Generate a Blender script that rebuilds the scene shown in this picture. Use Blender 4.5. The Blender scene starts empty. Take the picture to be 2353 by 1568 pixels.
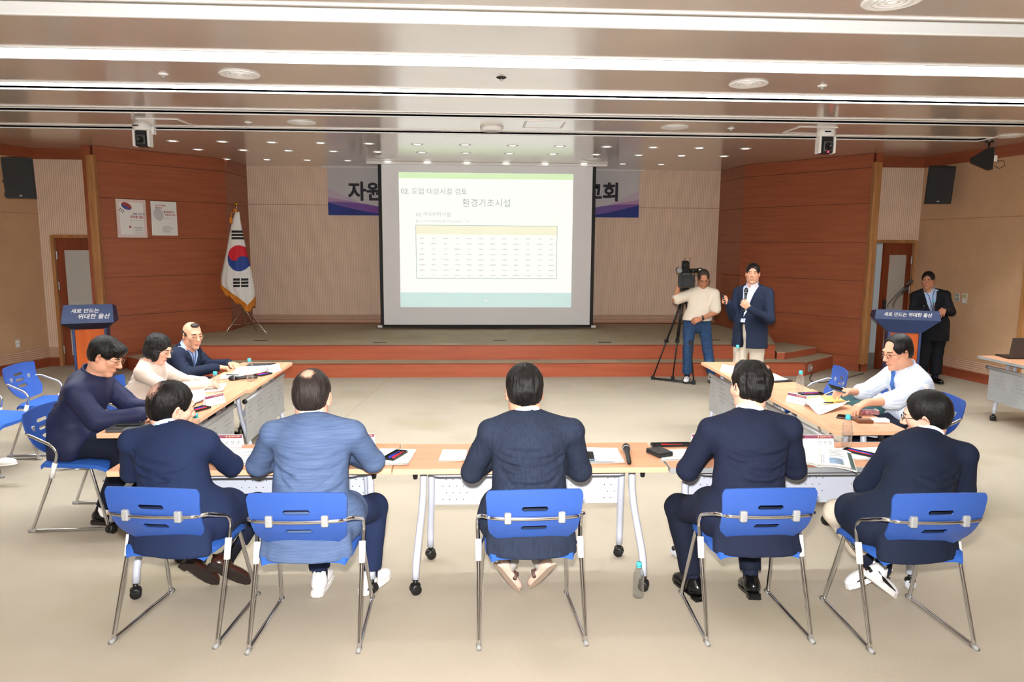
import bpy, bmesh, math, random
import numpy as np
from mathutils import Vector, Matrix
random.seed(7)
PI = math.pi
# ------------------------------------------------------------------ camera
IW, IH = 2353, 1568
FPX, YAW, PITCH, ROLL = 1627.0, .0521, .1367, .0062
CAM = np.array([0, 0, 1.95])
cF = np.array([math.sin(YAW)*math.cos(PITCH), math.cos(YAW)*math.cos(PITCH), -math.sin(PITCH)])
_r = np.array([math.cos(YAW), -math.sin(YAW), 0]); _u = np.cross(_r, cF)
cR = _r*math.cos(ROLL)+_u*math.sin(ROLL); cU = _u*math.cos(ROLL)-_r*math.sin(ROLL)
scene = bpy.context.scene
COL = scene.collection
cam = bpy.data.cameras.new('camera'); cam.sensor_fit = 'HORIZONTAL'; cam.sensor_width = 36; cam.lens = FPX/IW*36
cam.clip_start = .05; cam.clip_end = 100
camo = bpy.data.objects.new('camera', cam); COL.objects.link(camo)
camo.matrix_world = Matrix([[cR[0], cU[0], -cF[0], 0], [cR[1], cU[1], -cF[1], 0], [cR[2], cU[2], -cF[2], 1.95], [0, 0, 0, 1]])
scene.camera = camo
def ray(x, y): return cF+cR*((x-IW/2)/FPX)-cU*((y-IH/2)/FPX)
def onz(x, y, z=0.):                       # photo pixel -> point on a level surface
    d = ray(x, y); return CAM+d*((z-CAM[2])/d[2])
def ony(x, y, Y):                          # photo pixel -> point on the plane y = Y
    d = ray(x, y); return CAM+d*((Y-CAM[1])/d[1])
def onpl(x, y, p, n):
    d = ray(x, y); n = np.array(n, float); return CAM+d*(((np.array(p)-CAM)@n)/(d@n))
# ------------------------------------------------------------------ light and exposure
scene.view_settings.view_transform = 'Standard'; scene.view_settings.look = 'None'
scene.view_settings.exposure = 0.6; scene.view_settings.gamma = 1.0; scene.view_settings.use_curve_mapping = False
cy = scene.cycles; cy.max_bounces = 6; cy.diffuse_bounces = 4; cy.glossy_bounces = 3; cy.transmission_bounces = 4; cy.transparent_max_bounces = 12; cy.caustics_reflective = False; cy.caustics_refractive = False
W = bpy.data.worlds.new('world'); scene.world = W; W.use_nodes = True
W.node_tree.nodes['Background'].inputs[0].default_value = (.9, .95, 1, 1); W.node_tree.nodes['Background'].inputs[1].default_value = .25
def lamp(name, kind, loc, energy, color=(1, 1, 1), **kw):
    l = bpy.data.lights.new(name, kind); l.energy = energy; l.color = color
    for k, v in kw.items(): setattr(l, k, v)
    o = bpy.data.objects.new(name, l); o.location = loc; COL.objects.link(o); return o
FLASH = 262.0
fl = lamp('camera_flash', 'AREA', (-.03, .02, 2.13), FLASH, (1, .97, .95), shape='DISK', size=.09)
fl.rotation_euler = (math.radians(87), 0, -YAW)
STRIP_E = 122.0      # emission of the lit ceiling tubes
# ------------------------------------------------------------------ helpers
def C(h, a=1.0):
    h = h.lstrip('#'); v = [int(h[i:i+2], 16)/255 for i in (0, 2, 4)]
    return tuple((c/12.92 if c <= .04045 else ((c+.055)/1.055)**2.4) for c in v)+(a,)
def N(nt, kind, **kw):
    n = nt.nodes.new(kind)
    for k, v in kw.items():
        if k.startswith('i_'): n.inputs[k[2:].replace('_', ' ')].default_value = v
        else: setattr(n, k, v)
    return n
MATS = {}
def M(name, col, rough=.5, metal=0., col2=None, scale=8., stretch=(1, 1, 1), detail=3., contrast=(.35, .65), bump=0., bscale=None, bstretch=None,
      emit=0., trans=0., ior=1.45, coat=0., sheen=0., alpha=1., spec=None, col3=None, scale3=1.2, rot=(0, 0, 0), sss=0.):
    if name in MATS: return MATS[name]
    m = bpy.data.materials.new(name); m.use_nodes = True; nt = m.node_tree; b = nt.nodes['Principled BSDF']; L = nt.links.new
    base = C(col) if isinstance(col, str) else col
    b.inputs['Base Color'].default_value = base; b.inputs['Roughness'].default_value = rough; b.inputs['Metallic'].default_value = metal
    b.inputs['IOR'].default_value = ior
    if trans: b.inputs['Transmission Weight'].default_value = trans
    if coat: b.inputs['Coat Weight'].default_value = coat; b.inputs['Coat Roughness'].default_value = .15
    if sheen: b.inputs['Sheen Weight'].default_value = sheen; b.inputs['Sheen Roughness'].default_value = .5
    if alpha < 1: b.inputs['Alpha'].default_value = alpha
    if sss: b.inputs['Subsurface Weight'].default_value = sss; b.inputs['Subsurface Radius'].default_value = (.012, .004, .002)
    if spec is not None: b.inputs['Specular IOR Level'].default_value = spec
    if emit: b.inputs['Emission Color'].default_value = base; b.inputs['Emission Strength'].default_value = emit
    tc = mp = None
    def coords(st, rt=(0, 0, 0)):
        tcn = N(nt, 'ShaderNodeTexCoord'); mpn = N(nt, 'ShaderNodeMapping'); L(tcn.outputs['Object'], mpn.inputs[0])
        mpn.inputs['Scale'].default_value = st; mpn.inputs['Rotation'].default_value = rt; return mpn.outputs[0]
    if col2:
        v = coords(stretch, rot); nz = N(nt, 'ShaderNodeTexNoise', i_Scale=scale, i_Detail=detail); L(v, nz.inputs['Vector'])
        cr = N(nt, 'ShaderNodeValToRGB'); cr.color_ramp.elements[0].position = contrast[0]; cr.color_ramp.elements[1].position = contrast[1]
        cr.color_ramp.elements[0].color = base; cr.color_ramp.elements[1].color = C(col2); L(nz.outputs[0], cr.inputs[0]); out = cr.outputs[0]
        if col3:
            v3 = coords((1, 1, 1)); n3 = N(nt, 'ShaderNodeTexNoise', i_Scale=scale3, i_Detail=2.); L(v3, n3.inputs['Vector'])
            c3 = N(nt, 'ShaderNodeValToRGB'); c3.color_ramp.elements[0].position = .56; c3.color_ramp.elements[1].position = .72
            c3.color_ramp.elements[0].color = (0, 0, 0, 1); c3.color_ramp.elements[1].color = (1, 1, 1, 1); L(n3.outputs[0], c3.inputs[0])
            mx = N(nt, 'ShaderNodeMix', data_type='RGBA'); L(c3.outputs[0], mx.inputs[0]); L(out, mx.inputs[6]); mx.inputs[7].default_value = C(col3); out = mx.outputs[2]
        L(out, b.inputs['Base Color'])
    if bump:
        v = coords(bstretch or stretch, rot); nz = N(nt, 'ShaderNodeTexNoise', i_Scale=bscale or scale*4, i_Detail=3.); L(v, nz.inputs['Vector'])
        bp = N(nt, 'ShaderNodeBump', i_Strength=bump, i_Distance=.01); L(nz.outputs[0], bp.inputs['Height']); L(bp.outputs[0], b.inputs['Normal'])
    MATS[name] = m; return m
def ribbed(name, c1, c2, axis, period, rough=.6, bump=.5):
    if name in MATS: return MATS[name]
    m = M(name, c1, rough); nt = m.node_tree; L = nt.links.new; b = nt.nodes['Principled BSDF']
    tc = N(nt, 'ShaderNodeTexCoord'); wv = N(nt, 'ShaderNodeTexWave', wave_type='BANDS', bands_direction=axis, wave_profile='SIN', i_Scale=2*PI/(20*period))
    L(tc.outputs['Object'], wv.inputs['Vector'])
    nz = N(nt, 'ShaderNodeTexNoise', i_Scale=3.); L(tc.outputs['Object'], nz.inputs['Vector'])
    mx0 = N(nt, 'ShaderNodeMix', data_type='RGBA', blend_type='MULTIPLY'); mx0.inputs[0].default_value = .18
    cr = N(nt, 'ShaderNodeValToRGB'); cr.color_ramp.elements[0].position = .12; cr.color_ramp.elements[1].position = .5
    cr.color_ramp.elements[0].color = C(c2); cr.color_ramp.elements[1].color = C(c1); L(wv.outputs[0], cr.inputs[0])
    L(cr.outputs[0], mx0.inputs[6]); L(nz.outputs[0], mx0.inputs[7]); L(mx0.outputs[2], b.inputs['Base Color'])
    bp = N(nt, 'ShaderNodeBump', i_Strength=bump, i_Distance=.004); L(wv.outputs[0], bp.inputs['Height']); L(bp.outputs[0], b.inputs['Normal'])
    return m
def newobj(name, data, parent=None):
    o = bpy.data.objects.new(name, data); COL.objects.link(o)
    if parent is not None: o.parent = parent
    return o
def thing(name, label, cat, loc=(0, 0, 0), rz=0., group=None):
    o = newobj(name, None); o.empty_display_size = .1; o.location = loc; o.rotation_euler = (0, 0, rz); return tag(o, label, cat, group)
def tag(o, label, cat, group=None):
    o['label'] = label; o['category'] = cat
    if group: o['group'] = group
    return o
def structure(o): o['kind'] = 'structure'; return o
def stuff(o): o['kind'] = 'stuff'; return o
def dup(root, loc=None, rz=None, label=None, group=None, parent=None):
    r = root.copy(); COL.objects.link(r); r.parent = parent if parent else root.parent
    if loc is not None: r.location = loc
    if rz is not None: r.rotation_euler = (0, 0, rz)
    if label: r['label'] = label
    if group: r['group'] = group
    for ch in list(root.children): 
        c = ch.copy(); COL.objects.link(c); c.parent = r
        for g in ch.children:
            d = g.copy(); COL.objects.link(d); d.parent = c
    return r
class MB:
    """collects shapes for ONE mesh object"""
    def __init__(s): s.v = []; s.f = []
    def add(s, vs, fs):
        o = len(s.v); s.v.extend(tuple(map(float, p)) for p in vs); s.f.extend(tuple(i+o for i in f) for f in fs); return s
    def box(s, c, d, R=None, taper=1., bev=0.):
        x, y, z = [k/2 for k in d]
        if bev:
            bm = bmesh.new(); bmesh.ops.create_cube(bm, size=1.)
            for v in bm.verts: v.co = Vector((v.co.x*2*x*(taper if v.co.z > 0 else 1), v.co.y*2*y*(taper if v.co.z > 0 else 1), v.co.z*2*z))
            bmesh.ops.bevel(bm, geom=list(bm.edges), offset=bev, segments=2, profile=.5, affect='EDGES'); bm.verts.index_update()
            vs = [v.co.copy() for v in bm.verts]; fs = [[v.index for v in f.verts] for f in bm.faces]; bm.free()
        else:
            vs = [Vector((a*x*(taper if k > 0 else 1), b*y*(taper if k > 0 else 1), k*z)) for k in (-1, 1) for a, b in ((-1, -1), (1, -1), (1, 1), (-1, 1))]
            fs = [(3, 2, 1, 0), (4, 5, 6, 7), (0, 1, 5, 4), (1, 2, 6, 5), (2, 3, 7, 6), (3, 0, 4, 7)]
        if R is not None: vs = [R @ v for v in vs]
        return s.add([v+Vector(c) for v in vs], fs)
    def prism(s, pts, z0, z1, inset=0.):
        n = len(pts); a = sum(pts[i][0]*pts[(i+1) % n][1]-pts[(i+1) % n][0]*pts[i][1] for i in range(n))
        if a < 0: pts = pts[::-1]
        return s.add([(p[0], p[1], z0) for p in pts]+[(p[0], p[1], z1) for p in pts], [tuple(range(n))[::-1], tuple(range(n, 2*n))]+[(i, (i+1) % n, n+(i+1) % n, n+i) for i in range(n)])
    def tube(s, pts, r, n=8, caps=True, closed=False):
        P = [Vector(p) for p in pts]; m = len(P); rs = r if hasattr(r, '__len__') else [r]*m; vs = []; up = None
        for i, p in enumerate(P):
            t = (P[(i+1) % m]-P[i-1]) if closed else (P[min(i+1, m-1)]-P[max(i-1, 0)]); t.normalize()
            if up is None: up = t.orthogonal().normalized()
            up = (up-t*up.dot(t)); up = up.normalized() if up.length > 1e-6 else t.orthogonal().normalized()
            q = t.cross(up)
            vs += [p+(up*math.cos(2*PI*k/n)+q*math.sin(2*PI*k/n))*rs[i] for k in range(n)]
        fs = [(i*n+k, i*n+(k+1) % n, (i+1) % m*n+(k+1) % n, (i+1) % m*n+k) for i in range(m if closed else m-1) for k in range(n)]
        if caps and not closed: fs += [tuple(range(n))[::-1], tuple(range((m-1)*n, m*n))]
        return s.add(vs, fs)
    def lathe(s, prof, c=(0, 0, 0), n=20, R=None):
        vs = []; m = len(prof)
        for r, z in prof: vs += [Vector((r*math.cos(2*PI*k/n), r*math.sin(2*PI*k/n), z)) for k in range(n)]
        fs = [(i*n+k, i*n+(k+1) % n, (i+1)*n+(k+1) % n, (i+1)*n+k) for i in range(m-1) for k in range(n)]
        if prof[0][0] > 1e-5: fs.append(tuple(range(n))[::-1])
        if prof[-1][0] > 1e-5: fs.append(tuple(range((m-1)*n, m*n)))
        if R is not None: vs = [R @ v for v in vs]
        return s.add([v+Vector(c) for v in vs], fs)
    def sheet(s, grid):                       # grid[i][j] of points
        ni, nj = len(grid), len(grid[0]); return s.add([p for row in grid for p in row], [(i*nj+j, i*nj+j+1, (i+1)*nj+j+1, (i+1)*nj+j) for i in range(ni-1) for j in range(nj-1)])
    def slab(s, grid, th):                    # sheet with thickness th along -normal approx z
        n0 = len(s.v); ni, nj = len(grid), len(grid[0]); s.sheet(grid); s.add([(p[0], p[1], p[2]-th) for row in grid for p in row], [(i*nj+j, (i+1)*nj+j, (i+1)*nj+j+1, i*nj+j+1) for i in range(ni-1) for j in range(nj-1)])
        k = ni*nj; per = [(0, j) for j in range(nj)]+[(i, nj-1) for i in range(1, ni)]+[(ni-1, j) for j in range(nj-2, -1, -1)]+[(i, 0) for i in range(ni-2, 0, -1)]
        ids = [n0+i*nj+j for i, j in per]; s.f += [(ids[q], ids[(q+1) % len(ids)], ids[(q+1) % len(ids)]+k, ids[q]+k) for q in range(len(ids))]
        return s
    def build(s, name, mat, parent=None, smooth=False, loc=None, rz=None):
        me = bpy.data.meshes.new(name); me.from_pydata(s.v, [], s.f)
        if smooth: me.polygons.foreach_set('use_smooth', [True]*len(me.polygons))
        me.materials.append(mat); me.update(); o = newobj(name, me, parent)
        if loc is not None: o.location = loc
        if rz is not None: o.rotation_euler = (0, 0, rz)
        if smooth == 'auto':
            me.polygons.foreach_set('use_smooth', [True]*len(me.polygons)); me.set_sharp_from_angle(angle=math.radians(38))
        return o
def rnd(path, r, seg=4):                       # round the corners of a polyline
    P = [Vector(p) for p in path]; out = [P[0]]
    for i in range(1, len(P)-1):
        a, b, c = P[i-1], P[i], P[i+1]; d1 = (a-b); d2 = (c-b); q = min(r, d1.length*.45, d2.length*.45); p0 = b+d1.normalized()*q; p2 = b+d2.normalized()*q
        for k in range(seg+1): t = k/seg; out.append(p0*(1-t)**2+b*2*t*(1-t)+p2*t*t)
    return out+[P[-1]]
RX = lambda a: Matrix.Rotation(a, 3, 'X'); RY = lambda a: Matrix.Rotation(a, 3, 'Y'); RZ = lambda a: Matrix.Rotation(a, 3, 'Z')
def frame(o, x, y):                            # 4x4 with origin o, x axis along text, y axis up the text
    x = Vector(x).normalized(); y = Vector(y); y = (y-x*y.dot(x)).normalized(); z = x.cross(y)
    m = Matrix.Identity(4)
    for i in range(3): m[i][0] = x[i]; m[i][1] = y[i]; m[i][2] = z[i]; m[i][3] = o[i]
    return m
TXT = []
def text(name, s, size, mat, parent, mtx, bold=0., shear=0., align='LEFT', lift=.0015, width=1.):
    """queued: all lettering is turned into meshes in one go at the end"""
    cu = bpy.data.curves.new('t', 'FONT'); cu.body = s; cu.size = size; cu.offset = bold; cu.shear = shear; cu.align_x = align; cu.align_y = 'CENTER'; cu.resolution_u = 3
    TXT.append((name, cu, mat, parent, mtx @ Matrix.Translation((0, 0, lift)) @ Matrix.Diagonal((width, 1, 1, 1))))
def flush_text():
    obs = [bpy.data.objects.new('t', q[1]) for q in TXT]
    for o in obs: COL.objects.link(o)
    dg = bpy.context.evaluated_depsgraph_get()
    mes = [bpy.data.meshes.new_from_object(o.evaluated_get(dg)) for o in obs]
    for o, me, (name, cu, mat, parent, mm) in zip(obs, mes, TXT):
        bpy.data.objects.remove(o); bpy.data.curves.remove(cu); me.transform(mm); me.materials.clear(); me.materials.append(mat); me.name = name; newobj(name, me, parent)
    TXT.clear()
def rect(name, mtx, x0, y0, x1, y1, mat, parent, lift=.001):
    mb = MB(); mb.add([mtx @ Vector(p) for p in ((x0, y0, lift), (x1, y0, lift), (x1, y1, lift), (x0, y1, lift))], [(0, 1, 2, 3)]); return mb.build(name, mat, parent)
# ------------------------------------------------------------------ materials
m_floor = M('floor_carpet', '#a59b8a', .9, col2='#aca291', scale=1.3, detail=8, contrast=(.3, .7), bump=.15, bscale=240, col3='#9e947e', scale3=.9)
m_stage = M('stage_carpet', '#a59b82', .95, col2='#aea48c', scale=2.5, detail=8, bump=.2, bscale=200)
m_brown = M('red_brown_veneer', '#89472c', .38, col2='#975234', scale=3.5, stretch=(.35, .35, 5), detail=6, bump=.02, bscale=30, coat=.15)
m_riser = M('stage_riser_wood', '#9a4a2e', .4, col2='#a65638', scale=3., stretch=(.3, .3, 5), detail=5)
m_oak = M('oak_trim', '#b28150', .45, col2='#9a6a3d', scale=6, stretch=(4, 4, .3), detail=5)
m_rib = ribbed('ribbed_wall_panel', '#f2d8c2', '#dcbca2', 'X', .031)
m_ribs = ribbed('fine_ribbed_side_wall', '#d0aa86', '#b9916c', 'X', .016, bump=.3)
m_grille = ribbed('base_grille', '#d3b096', '#a87f62', 'Z', .03)
m_skirt = M('skirting_red_brown', '#79371f', .4, col2='#87422a', scale=4, stretch=(.3, .3, 4))
m_ceil = M('perforated_ceiling_metal', '#d4cabf', .28, .15, col2='#dacfc4', scale=2, spec=.6, coat=1.)
m_white = M('white_paint', '#ededeb', .5)
m_coff = M('cove_white', '#e6e6e4', .55)
m_lit = M('lamp_tube_lit', (.95, .98, 1, 1), .4, emit=STRIP_E)
m_chrome = M('chrome', '#d8d8da', .12, 1.)
m_blue = M('blue_chair_plastic', '#2c4f9a', .38, col2='#2f539f', scale=200, bump=.08, bscale=900)
m_bluef = M('blue_seat_fabric', '#2355a8', .75, col2='#2859ad', scale=300, bump=.12, bscale=700)
m_black = M('black_plastic', '#141414', .42)
m_blackm = M('matte_black', '#1b1b1c', .7)
m_beech = M('beech_laminate', '#dca581', .4, col2='#d39b78', scale=5, stretch=(.35, 6, 6), detail=6)
m_beechedge = M('beech_edge', '#e2b08c', .45)
m_metal = M('pale_grey_powder_coat', '#c3c9d8', .42, .1)
m_greym = M('silver_grey_metal', '#a9adb0', .4, .45, col2='#b3b7ba', scale=6)
m_paper = M('white_paper', '#f4f4f1', .75)
m_ink = M('ink', '#3a3c42', .7)
m_inkl = M('pale_ink', '#9b9fa3', .7)
m_maroon = M('maroon_print', '#7f3f58', .6)
m_gold = M('gold_print', '#e0b070', .5)
m_cap = M('aqua_cap', '#4fc3cf', .4)
def clear(name, tint, refl, rough=.06):
    m = bpy.data.materials.new(name); m.use_nodes = True; nt = m.node_tree; nt.nodes.clear(); L = nt.links.new
    out = N(nt, 'ShaderNodeOutputMaterial'); mx = N(nt, 'ShaderNodeMixShader'); tr = N(nt, 'ShaderNodeBsdfTransparent'); gl = N(nt, 'ShaderNodeBsdfGlossy'); lw = N(nt, 'ShaderNodeLayerWeight', i_Blend=refl)
    tr.inputs[0].default_value = tint; gl.inputs[0].default_value = (1, 1, 1, 1); gl.inputs['Roughness'].default_value = rough
    tc = N(nt, 'ShaderNodeTexCoord'); nz = N(nt, 'ShaderNodeTexNoise', i_Scale=60.); bp = N(nt, 'ShaderNodeBump', i_Strength=.5, i_Distance=.01); L(tc.outputs['Object'], nz.inputs['Vector']); L(nz.outputs[0], bp.inputs['Height']); L(bp.outputs[0], gl.inputs['Normal']); L(bp.outputs[0], lw.inputs['Normal'])
    df = N(nt, 'ShaderNodeBsdfTranslucent'); df.inputs[0].default_value = (.9, .95, .97, 1); m2 = N(nt, 'ShaderNodeMixShader'); m2.inputs[0].default_value = .06; L(tr.outputs[0], m2.inputs[1]); L(df.outputs[0], m2.inputs[2])
    L(lw.outputs['Facing'], mx.inputs[0]); L(m2.outputs[0], mx.inputs[1]); L(gl.outputs[0], mx.inputs[2]); L(mx.outputs[0], out.inputs[0]); return m
m_pet = clear('clear_pet', (.985, .99, .99, 1), .2); m_water = clear('water', (.985, .995, .995, 1), .04, .02)
m_red = M('red_pen', '#d8262c', .35); m_bluep = M('blue_pen', '#2a35a8', .35)
m_navy = M('podium_navy', '#26365c', .4, col2='#2a3c66', scale=3)
m_orange = M('podium_wood', '#c05a1c', .35, col2='#b04d14', scale=4, stretch=(4, 4, .4), detail=5)
m_darkslot = M('dark_slot', '#0a0a0a', .8)
# ------------------------------------------------------------------ the room
ZC, SH, S1 = 3.33, .433, .208
YB = 13.45
BL, BR = -4.17, 4.63            # back wall corners
WL0, WL1 = Vector((-5.57, 10.9, 0)), Vector((-4.2, 12.4, 0))      # left brown wing: outer end, inner corner
WR0, WR1 = Vector((5.97, 10.6, 0)), Vector((4.69, 12.4, 0))
CL, CR_ = Vector((-6.67, 11.33, 0)), Vector((7.05, 11.05, 0))       # corners of side wall and door wall
SLL, SLR = .30, .165                                                # slant of the side walls
FY = -4.5                                                           # wall behind the camera
LW = Vector((CL.x-SLL*(CL.y-FY), FY, 0)); RW = Vector((CR_.x+SLR*(CR_.y-FY), FY, 0))
fl_ = MB().prism([(LW.x-.5, FY-.3), (RW.x+.5, FY-.3), (RW.x+.5, 14), (LW.x-.5, 14)], -.12, 0).build('floor', m_floor); structure(fl_)
m_seam = M('floor_seam', '#9c9076', .9)
for (a, b) in (((775, 975), (905, 860)),):
    p, q = onz(*a), onz(*b); d = Vector(q-p); n = Vector((-d.y, d.x, 0)).normalized()*.006
    MB().add([Vector(p)-n+Vector((0, 0, .001)), Vector(q)-n+Vector((0, 0, .001)), Vector(q)+n+Vector((0, 0, .001)), Vector(p)+n+Vector((0, 0, .001))], [(0, 1, 2, 3)]).build('floor_seam', m_seam, fl_)
def seg(name, A, B, z0, z1, mat, parent=None, th=.12, off=0., smooth=False):
    """wall piece from A to B, its face looks to the right-hand side of A->B turned towards the room (local -y)"""
    A = Vector((A[0], A[1], 0)); B = Vector((B[0], B[1], 0)); d = B-A; L = d.length; a = math.atan2(d.y, d.x)
    return MB().box((L/2, th/2+off, (z0+z1)/2), (L, th, z1-z0)).build(name, mat, parent, loc=(A.x, A.y, 0), rz=a)
# back wall: upper and lower ribbed panels, grille and skirting over a core
wb = structure(seg('wall_back', (BL-.3, YB+.02), (BR+.3, YB+.02), 0, ZC, m_skirt))
def inwall(w, name, A, B, z0, z1, mat, th=.02, off=0.):
    o = seg(name, A, B, z0, z1, mat, None, th, off); o.parent = w; o.matrix_parent_inverse = Matrix.LocRotScale(w.location, w.rotation_euler, None).inverted(); return o
nP = 4
for i in range(nP):
    x0 = BL+(BR-BL)*i/nP; x1 = BL+(BR-BL)*(i+1)/nP
    inwall(wb, 'ribbed_panel', (x0+.001, YB), (x1-.001, YB), 2.64, ZC, m_rib); inwall(wb, 'ribbed_panel', (x0+.001, YB), (x1-.001, YB), .60, 2.634, m_rib)
inwall(wb, 'grille_panel', (BL, YB), (BR, YB), .455, .595, m_grille); inwall(wb, 'skirting_board', (BL, YB-.008), (BR, YB-.008), SH, .455, m_skirt)
SEAM = [0, .23, .82, 1.41, 2.0, 2.59, 3.12, ZC]
def wing(name, A, B, Cc, cap):
    P = [A, B, Cc]; n1 = Vector((-(B-A).y, (B-A).x, 0)).normalized(); n2 = Vector((-(Cc-B).y, (Cc-B).x, 0)).normalized()
    nb = (n1+n2); nb = nb/(nb.dot(n1))
    q = [A+n1*.022, B+nb*.022, Cc+n2*.022]; r = [A+n1*.09, B+nb*.09, Cc+n2*.09]
    w = structure(MB().prism([(p.x, p.y) for p in q+r[::-1]], 0, ZC).build(name, M('dark_joint_wood', '#4a2314', .6)))  # core in a darker wood than the veneer, seen at the panel joints
    for a, b in ((A, B), (B, Cc)):
        for z0, z1 in zip(SEAM, SEAM[1:]): inwall(w, 'veneer_panel', a, b, z0+.003, z1-.003, m_brown, .022)
    return w
wing('wall_left_wing', WL0, WL1, Vector((BL, YB, 0)), 0)
wing('wall_right_wing', Vector((BR, YB, 0)), WR1, WR0, 0)
# door walls, side walls, wall behind the camera
def doorwall(name, A, B, xd0, xd1, zd):
    """wall with a door opening between local xd0..xd1"""
    d = B-A; L = d.length; a = math.atan2(d.y, d.x); w = MB()
    w.box((xd0/2, .06, ZC/2), (xd0, .12, ZC)); w.box(((xd1+L)/2, .06, ZC/2), (L-xd1, .12, ZC)); w.box(((xd0+xd1)/2, .06, (zd+ZC)/2), (xd1-xd0, .12, ZC-zd))
    o = structure(w.build(name, m_rib, loc=A, rz=a)); 
    MB().box((L/2, -.012, (3.17+ZC)/2), (L, .03, ZC-3.17)).build('frieze_board', m_brown, o)
    for x0, x1 in ((0, xd0-.05), (xd1+.05, L)):
        if x1-x0 > .01:
            MB().box(((x0+x1)/2, -.008, .07), (x1-x0, .02, .14)).build('skirting_board', m_skirt, o)
            MB().box(((x0+x1)/2, -.004, .22), (x1-x0, .012, .16)).build('grille_panel', m_grille, o)
    for x in (xd0-.02, xd1+.02): MB().box((x, -.01, zd/2+.02), (.05, .05, zd+.04), bev=.004).build('door_frame', m_oak, o)
    MB().box(((xd0+xd1)/2, -.01, zd+.02), (xd1-xd0, .05, .05), bev=.004).build('door_frame', m_oak, o)
    return o
LD1 = Vector((-5.3, 11.33, 0)); RD0 = Vector((5.75, 11.05, 0))
wdl = doorwall('wall_left_door', CL, LD1, .21, 1.10, 2.0)
wdr = doorwall('wall_right_door', RD0, CR_, .57, 1.30-.07, 2.0)
def door(name, w, hx, wd, ang, hs):
    """door leaf hinged at local x = hx of wall w, leaf runs by hs*wd, opens to the room by ang"""
    e = newobj(name, None); structure(e); e.parent = w; e.location = (hx, .0, .01); e.rotation_euler = (0, 0, ang)
    for (a, b, c_, d) in ((.0, .12, 0, 1.988), (wd-.12, wd, 0, 1.988), (.12, wd-.12, 0, .16), (.12, wd-.12, 1.80, 1.988)):
        MB().box((hs*(a+b)/2, .03, (c_+d)/2), (b-a, .045, d-c_)).build('door_stile', m_doorw, e)
    MB().box((hs*wd/2, .03, .98), (wd-.24, .03, 1.64)).build('acoustic_panel', m_acou, e)
    for z in (.25, 1.25, 1.72): MB().tube([(hs*.012, -.004, z-.06), (hs*.012, -.004, z+.06)], .011, 8).build('hinge', m_greym, e)
    hd = MB().box((hs*(wd-.06), -.01, 1.02), (.05, .03, .16), bev=.006).build('door_handle', m_blackm, e)
    return e
m_doorw = M('door_wood', '#6e2f17', .35, col2='#7c3a20', scale=4, stretch=(4, 4, .35), detail=5)
m_acou = ribbed('acoustic_panel', '#cfcfca', '#b9b9b4', 'Z', .012, bump=.2)
d1 = door('door_1', wdl, .22, .87, 0, 1)
d2 = door('door_2', wdr, 1.22, .66, math.radians(24), -1)
# what shows through the open door: a bright store room behind it
m_out = M('corridor_white', '#dfe3e6', .8)
st = structure(MB().box((6.55, 12.6, 1.2), (2.0, .1, 2.4)).build('wall_store_room', m_out))
MB().box((-.62+6.55, 11.9, 1.2), (.1, 1.5, 2.4)).build('side_wall', m_out, st)
pp = thing('store_room_locker', 'grey steel locker seen through the open door gap', 'locker', (6.35, 12.1, 0))
MB().box((0, 0, .75), (.5, .45, 1.5), bev=.01).build('body', m_greym, pp); MB().box((0, -.23, .75), (.46, .02, 1.42), bev=.006).build('door_panel', m_metal, pp)
for z in (1.0, 1.1, 1.2): MB().box((0, -.243, z), (.2, .006, .015)).build('vent_slot', m_darkslot, pp)
def sidewall(name, A, B):
    o = structure(seg(name, A, B, 0, ZC, m_ribs)); L = (Vector(B)-Vector(A)).length
    MB().box((L/2, -.012, (3.17+ZC)/2), (L, .03, ZC-3.17)).build('frieze_board', m_brown, o)
    MB().box((L/2, -.008, .07), (L, .02, .14)).build('skirting_board', m_skirt, o)
    MB().box((L/2, -.004, .22), (L, .012, .16)).build('grille_panel', m_grille, o)
    MB().box((L/2, -.001, 2.36), (L, .004, .006)).build('panel_joint', m_skirt, o)
    return o
wsl = sidewall('wall_left', LW, CL); wsr = sidewall('wall_right', CR_, RW)
structure(seg('wall_front', RW, LW, 0, ZC, M('front_wall', '#d9d2c6', .7)))
# oak upright trims at the outer ends of the brown wings
def oaktrim(n, x, y, s):
    for k, (dx, dy, w_) in enumerate(((0, -.02, .055), (-.085*s, .05, .07))):
        structure(MB().box((x+dx*1., y+dy, 1.66), (w_, .09, 3.06), bev=.006).build('trim_%d' % (n+k), m_oak))
oaktrim(1, -5.545, 10.86, 1); oaktrim(3, 5.975, 10.56, -1)
structure(MB().box((-5.66, 11.13, ZC/2), (.12, .5, ZC)).build('trim_5', m_brown)); structure(MB().box((6.06, 10.85, ZC/2), (.1, .5, ZC)).build('trim_6', m_brown))
# right wall: framed lighter bay near the picture's edge
p_ = onpl(2340, 780, (CR_.x, CR_.y, 0), (1, SLR, 0)); tt = (CR_.y-p_[1])*math.hypot(1, SLR)
MB().box((tt+.05, -.02, 1.0), (.09, .05, 2.0), bev=.004).build('door_frame', m_oak, wsr); MB().box((tt+.75, -.02, 2.02), (1.5, .05, .09), bev=.004).build('door_frame', m_oak, wsr)
MB().box((tt+.75, -.006, .99), (1.3, .012, 1.98)).build('ribbed_panel', m_rib, wsr)
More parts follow.
